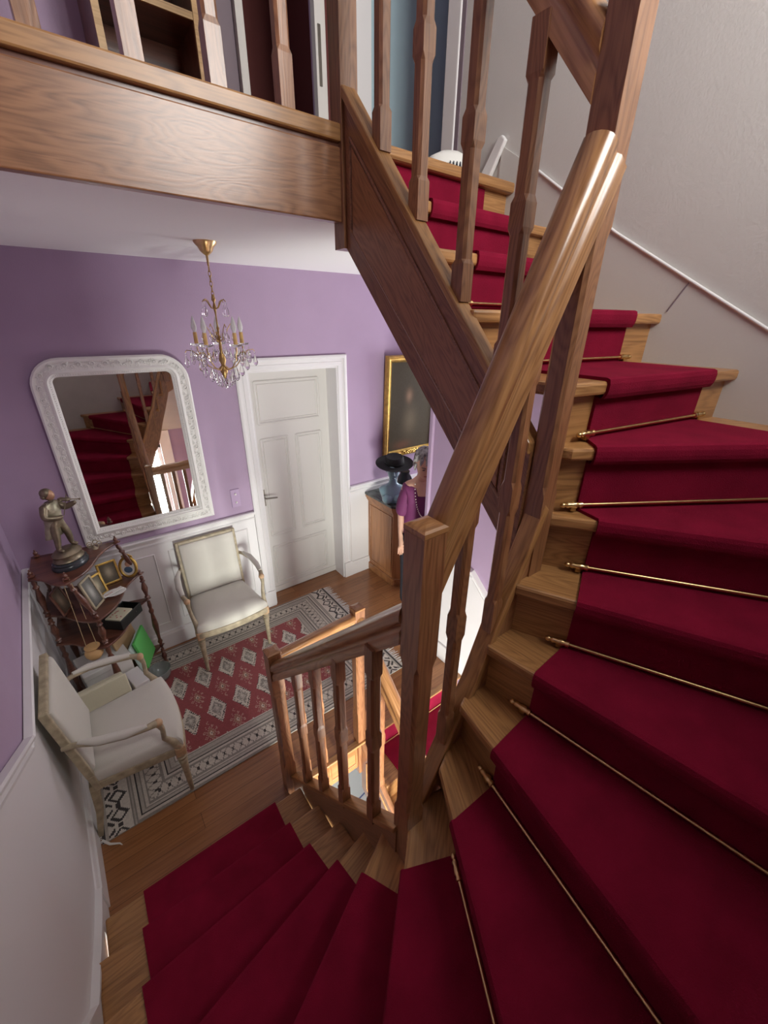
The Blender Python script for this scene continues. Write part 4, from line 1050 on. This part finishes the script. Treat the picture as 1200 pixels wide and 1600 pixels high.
# bust
bu = thing('mannequin_bust', 'glossy blue-grey female display bust on the marble cabinet top', 'mannequin', (2.170, 2.73, .898), math.radians(-34))
def ell(z, rx, ry, cy=0, n=20): return [(rx*math.cos(2*PI*k/n), cy+ry*math.sin(2*PI*k/n), z) for k in range(n)]
secs = [(0, .088, .058, 0), (.03, .098, .066, -.002), (.065, .108, .068, -.004), (.10, .122, .064, 0), (.13, .128, .052, .004), (.15, .105, .044, .008), (.168, .062, .038, .008), (.185, .040, .036, .004), (.22, .033, .035, -.006), (.245, .037, .046, -.016), (.262, .046, .062, -.024), (.29, .056, .076, -.020), (.32, .060, .082, -.014), (.35, .060, .080, -.010), (.38, .050, .066, -.006), (.40, .02, .03, -.004)]
mb = MB(); mb.loft([ell(*s_) for s_ in secs])
for s_ in (-1, 1): mb.ball((s_*.050, -.052, .045), .050, 14, 1, .95, .95); mb.ball((s_*.060, .002, .30), .014, 8, .4, .8, 1.3); mb.ball((s_*.024, -.086, .318), .012, 8, 1.2, .5, .6)
mb.tube([(0, -.090, .335), (0, -.102, .315), (0, -.112, .296), (0, -.096, .289)], [.005, .007, .011, .007], 8)
mb.ball((0, -.093, .272), .014, 8, 1.3, .5, .45); mb.ball((0, -.080, .252), .015, 8, 1.2, .8, .7)
mb.build('torso', BLUEG, bu, smooth=True)
ht = thing('brimmed_hat', 'black felt hat with flat crown and wide brim on the blue-grey bust', 'hat', (2.185, 2.73, 1.25), math.radians(20)); ht.scale = (.9, .9, .95); ht.rotation_euler = (math.radians(6), math.radians(-6), 0)
mb = MB(); mb.lathe([(.085, .012), (.12, .004), (.160, .008), (.185, .020), (.187, .026), (.160, .016), (.12, .014), (.092, .022)], (0, 0, 0), 36, 1, 1.05); br_ = mb.build('brim', HATM, ht, smooth=True)
mb = MB(); mb.lathe([(.095, .012), (.093, .05), (.088, .082), (.080, .092), (.045, .088), (.002, .086)], (0, 0, 0), 30, 1, 1.08); mb.build('crown', HATM, ht, smooth=True)
mb = MB(); mb.lathe([(.0965, .014), (.0965, .042), (.094, .043)], (0, 0, 0), 30, 1, 1.08); mb.build('ribbon', BLACK, ht)
mb = MB(); mb.lathe([(.04, 0), (.075, .05), (.07, .14), (.045, .19), (.05, .21), (.03, .21)], (0, 0, 0), 18); tag(mb.build('dark_vase', BLACK, None, smooth=True, loc=(2.42, 2.86, .898)), 'dark round vase behind the bust on the cabinet', 'vase')
mb = MB(); mb.lathe([(.03, 0), (.05, .08), (.03, .2), (.045, .30), (.075, .33), (.07, .335)], (0, 0, 0), 14); tag(mb.build('pink_vase', plain('mauve_glass', (.45, .30, .38), .2), None, smooth=True, loc=(2.56, 2.78, .898)), 'mauve flared vase glimpsed between the hat and the woman', 'vase')
# painting
pt = thing('framed_painting', 'dark old portrait painting in a gilt frame on the far wall above the cabinet', 'painting', (2.30, YF-.012, 1.20))
pt.rotation_euler = (math.radians(2), 0, 0)
W_, H_ = .66, .95; fr = .062
def fring(o, y): return [(o, y, o), (W_-o, y, o), (W_-o, y, H_-o), (o, y, H_-o)]
mb = MB(); mb.loft([fring(o, y) for o, y in ((0, 0), (0, -.03), (.008, -.045), (.018, -.048), (.026, -.036), (.038, -.030), (.048, -.034), (.054, -.026), (.062, -.016), (.062, 0))], cap=False); mb.build('frame', GOLD, pt)
mb = MB(); random.seed(3)
for k in range(40):
    x = W_/2+.10*(random.random()-.5)*2; mb.ball((x, -.045, .02+random.random()*.03), .010, 6)
mb.build('carved_crest', GOLD, pt, smooth=True)
n1_, n2_ = 48, 70; vv = []; ff = []; cc = []
for j_ in range(n2_):
    for i_ in range(n1_):
        x0 = lerp(.06, W_-.06, i_/n1_); x1 = lerp(.06, W_-.06, (i_+1)/n1_); a = lerp(.06, H_-.06, j_/n2_); b_ = lerp(.06, H_-.06, (j_+1)/n2_)
        k = len(vv); vv += [(x0, -.012, a), (x1, -.012, a), (x1, -.012, b_), (x0, -.012, b_)]; ff.append((k, k+1, k+2, k+3))
        u = i_/n1_; v = j_/n2_; r_ = random.random()*.006
        face = math.exp(-(((u-.42)/.07)**2+((v-.62)/.07)**2)); dress = math.exp(-(((u-.46)/.16)**2+((v-.34)/.17)**2)); body = math.exp(-(((u-.45)/.24)**2+((v-.4)/.26)**2)); red_ = math.exp(-(((u-.3)/.2)**2+((v-.05)/.05)**2))
        cc.append((.062+r_+.20*face+.10*dress-.025*body+.07*red_, .050+r_+.12*face+.085*dress-.022*body+.015*red_, .026+r_+.07*face+.05*dress-.012*body+.008*red_))
me = bpy.data.meshes.new('canvas'); me.from_pydata(vv, [], ff); ca = me.color_attributes.new('Col', 'FLOAT_COLOR', 'CORNER'); bf = []
for c in cc: bf += [*[max(.004, q) for q in c], 1]*4
ca.data.foreach_set('color', bf); me.materials.append(attrmat('old_oil', .6, spec=.12)); o = bpy.data.objects.new('canvas', me); C.objects.link(o); o.parent = pt

# ------------------------------------------------------------------ the woman
def woman():
    t = thing('person', 'grey-haired person in a plum blouse and bead necklace looking down beside the cabinet', 'person', (2.05, 2.21, 0), math.radians(-30)); t.scale = (.90, .95, .985)
    V = [(0, 0, .90), (0, .01, 1.02), (0, .01, 1.16), (0, .012, 1.27), (0, 0, 1.335), (0, -.025, 1.385),
         (.09, 0, .84), (.10, -.01, .47), (.10, .02, .085), (.11, -.10, .03), (-.09, 0, .84), (-.10, -.01, .47), (-.10, .02, .085), (-.11, -.10, .03)]
    Ed = [(0, 1), (1, 2), (2, 3), (3, 4), (4, 5), (0, 6), (6, 7), (7, 8), (8, 9), (0, 10), (10, 11), (11, 12), (12, 13)]
    Ra = [(.13, .10), (.115, .088), (.13, .095), (.10, .07), (.046, .046), (.045, .045), .085, .055, .036, .03, .085, .055, .036, .03]
    for s_ in (-1, 1):
        k = len(V)
        V += [(s_*.140, .01, 1.265), (s_*.175, .01, 1.05), (s_*.185, -.06, .84), (s_*.185, -.085, .79)]
        Ed += [(3, k), (k, k+1), (k+1, k+2), (k+2, k+3)]; Ra += [.048, .036, .024, (.030, .018)]
        h = k+3
        for fi, (dx, ln) in enumerate(((-.024, .060), (-.008, .072), (.008, .070), (.022, .056))):
            q = len(V); b0 = Vector(V[h])
            V += [tuple(b0+Vector((dx*.9, -.012, -.035))), tuple(b0+Vector((dx, -.016, -.035-ln*.5))), tuple(b0+Vector((dx, -.006, -.035-ln)))]
            Ed += [(h, q), (q, q+1), (q+1, q+2)]; Ra += [.0095, .0085, .0065]
        q = len(V); b0 = Vector(V[h]); V += [tuple(b0+Vector((-s_*.028, -.02, -.012))), tuple(b0+Vector((-s_*.034, -.03, -.045)))]; Ed += [(h, q), (q, q+1)]; Ra += [.0105, .008]
    body = skin('body', V, Ed, Ra, SKIN, t, 2)
    # head, tilted down
    Hm = Matrix.Translation((0, -.035, 1.395)) @ Matrix.Rotation(.38, 4, 'X')
    mb = MB(); rings = []
    for z, rx, ry, cy in ((-.02, .030, .034, .0), (0, .046, .060, -.022), (.02, .057, .078, -.022), (.05, .066, .088, -.014), (.08, .071, .094, -.008), (.11, .074, .097, -.004), (.14, .073, .095, 0), (.17, .064, .084, .004), (.195, .044, .058, .008), (.208, .014, .02, .008)):
        r_ = ell(z, rx, ry, cy, 24); rings.append(r_)
    mb.loft(rings)
    mb.tube([(0, -.098, .118), (0, -.110, .095), (0, -.122, .075), (0, -.108, .066)], [.006, .008, .013, .009], 8)
    for s_ in (-1, 1):
        mb.ball((s_*.075, .0, .095), .018, 8, .35, .7, 1.3); mb.ball((s_*.030, -.088, .108), .014, 8, 1.2, .6, .6)
    mb.ball((0, -.094, .012), .014, 8, 1.2, .7, .7); mb.xf(Hm); hd = mb.build('head', SKIN, t, smooth=True)
    mb = MB(); mb.ball((0, -.102, .044), .016, 8, 1.5, .4, .35); mb.xf(Hm); mb.build('lips', plain('lips', (.40, .14, .12), .5), hd, smooth=True)
    mb = MB()
    for s_ in (-1, 1): mb.ball((s_*.030, -.099, .104), .009, 8, 1.5, .4, .35); mb.tube([(s_*.014, -.103, .122), (s_*.032, -.101, .128), (s_*.048, -.088, .122)], .0025, 5)
    mb.xf(Hm); mb.build('eyes_and_brows', NAVY, hd)
    mb = MB(); random.seed(11)
    for k in range(150):
        a = random.random()*2*PI; u = random.random()
        z = .085+.13*u; 
        if math.sin(a) < -.35 and z < .17: continue
        r = 1.0-.75*max(0, (z-.15)/.07)**1.5
        x, y = .078*r*math.cos(a), .004+.100*r*math.sin(a)
        mb.tube([(x*.9, y*.9, z+.012), (x*1.06, y*1.06, z), (x*1.10, y*1.12, z-.030), (x*1.04, y*1.06, z-.055)], [.006, .013, .012, .004], 6)
    mb.ball((0, .02, .14), .088, 12, .95, 1.1, .9); mb.xf(Hm); mb.build('hair', HAIR, t, smooth=True)
    V2 = [(0, 0, .72), (0, .005, .95), (0, .01, 1.10), (0, .012, 1.22), (0, .012, 1.275)]
    E2 = [(0, 1), (1, 2), (2, 3), (3, 4)]; R2 = [(.20, .15), (.18, .135), (.175, .125), (.14, .095), (.085, .060)]
    for s_ in (-1, 1):
        k = len(V2); V2 += [(s_*.125, .01, 1.245), (s_*.160, .008, 1.12), (s_*.175, -.01, 1.00)]; E2 += [(3, k), (k, k+1), (k+1, k+2)]; R2 += [.066, .070, .068]
    skin('blouse', V2, E2, R2, BLOUSE, t, 2)
    V3 = [(0, 0, .90), (.095, 0, .80), (.10, -.01, .47), (.10, .02, .10), (-.095, 0, .80), (-.10, -.01, .47), (-.10, .02, .10)]
    skin('trousers', V3, [(0, 1), (1, 2), (2, 3), (0, 4), (4, 5), (5, 6)], [(.15, .115), .10, .075, .065, .10, .075, .065], TROUS, t, 2)
    mb = MB()
    for s_ in (-1, 1): mb.ball((s_*.11, -.05, .035), .05, 12, .9, 2.2, .7)
    mb.build('shoes', BLACK, t, smooth=True)
    mb = MB(); mb.loft([ell(1.215, .05, .02, -.085, 16), ell(1.27, .062, .03, -.062, 16), ell(1.325, .050, .04, -.025, 16)]); mb.build('neckline', SKIN, t, smooth=True)
    mb = MB()
    for k in range(34):
        u = k/33; a = PI*(u); x = .075*math.cos(a); z = 1.31-.26*math.sin(a)**.8; y = -.070-.075*math.sin(a)
        mb.ball((x, y, z), .0055, 6)
    mb.build('necklace', PEARL, t, smooth=True)
woman()

# ------------------------------------------------------------------ upstairs bag, left wall picture, ground floor things
bg = thing('white_bag', 'white bag with dark and red printed marks lying on the landing by the wall', 'bag', (1.66, 1.72, ZL+.002), math.radians(-30))
mb = MB(); mb.loft([ell(z, rx, ry, 0, 16) for z, rx, ry in ((0, .10, .05), (.03, .12, .065), (.08, .12, .06), (.12, .09, .04), (.14, .04, .015))]); mb.build('body', PAPER, bg, smooth=True)
mb = MB()
for k in range(5): mb.tube([(-.02+k*.016, -.064+.002*k, .058), (-.012+k*.016, -.066+.002*k, .088), (-.010+k*.016, -.066+.002*k, .070), (-.002+k*.016, -.064+.002*k, .064)], .003, 5)
mb.build('printed_letters', NAVY, bg); mb = MB(); mb.tube([(-.055, -.062, .05), (-.035, -.066, .08), (-.028, -.066, .05)], .004, 5); mb.build('printed_letters', REDINK, bg)
# white-framed picture at left wall edge
pf = thing('white_picture_frame', 'white frame on the left purple wall, only its edge in view', 'picture frame', (xw(2.3)+.004, 2.2, 1.3))
# things below
gr = MB().box((0, 0, 0), (1.1, .9, .012)).build('ground_rug', plain('cream_rug', (.74, .72, .64), .9, bump=.3), None, loc=(1.25, 2.1, -2.80)); tag(gr, 'cream floor rug with a blue scroll seen far down the stairwell', 'rug')
mb = MB()
for k in range(4):
    mb.tube([(.18+.09*i+.05*math.sin(i*1.3+k), .10+.12*k+.06*math.sin(i*.9+k), .013) for i in range(8)], .009, 6, flat=.3)
mb.build('scroll_pattern', plain('slate_blue', (.16, .18, .30), .8), gr)
tag(MB().box((0, 0, 0), (.16, .14, .22)).build('white_stool', plain('pale_grey', (.6, .62, .64), .5), None, bevel=.02, loc=(1.93, 2.92, -2.80+.0)), 'pale grey block seen at the bottom of the stairwell', 'stool')
bpy.data.objects.remove(pf)
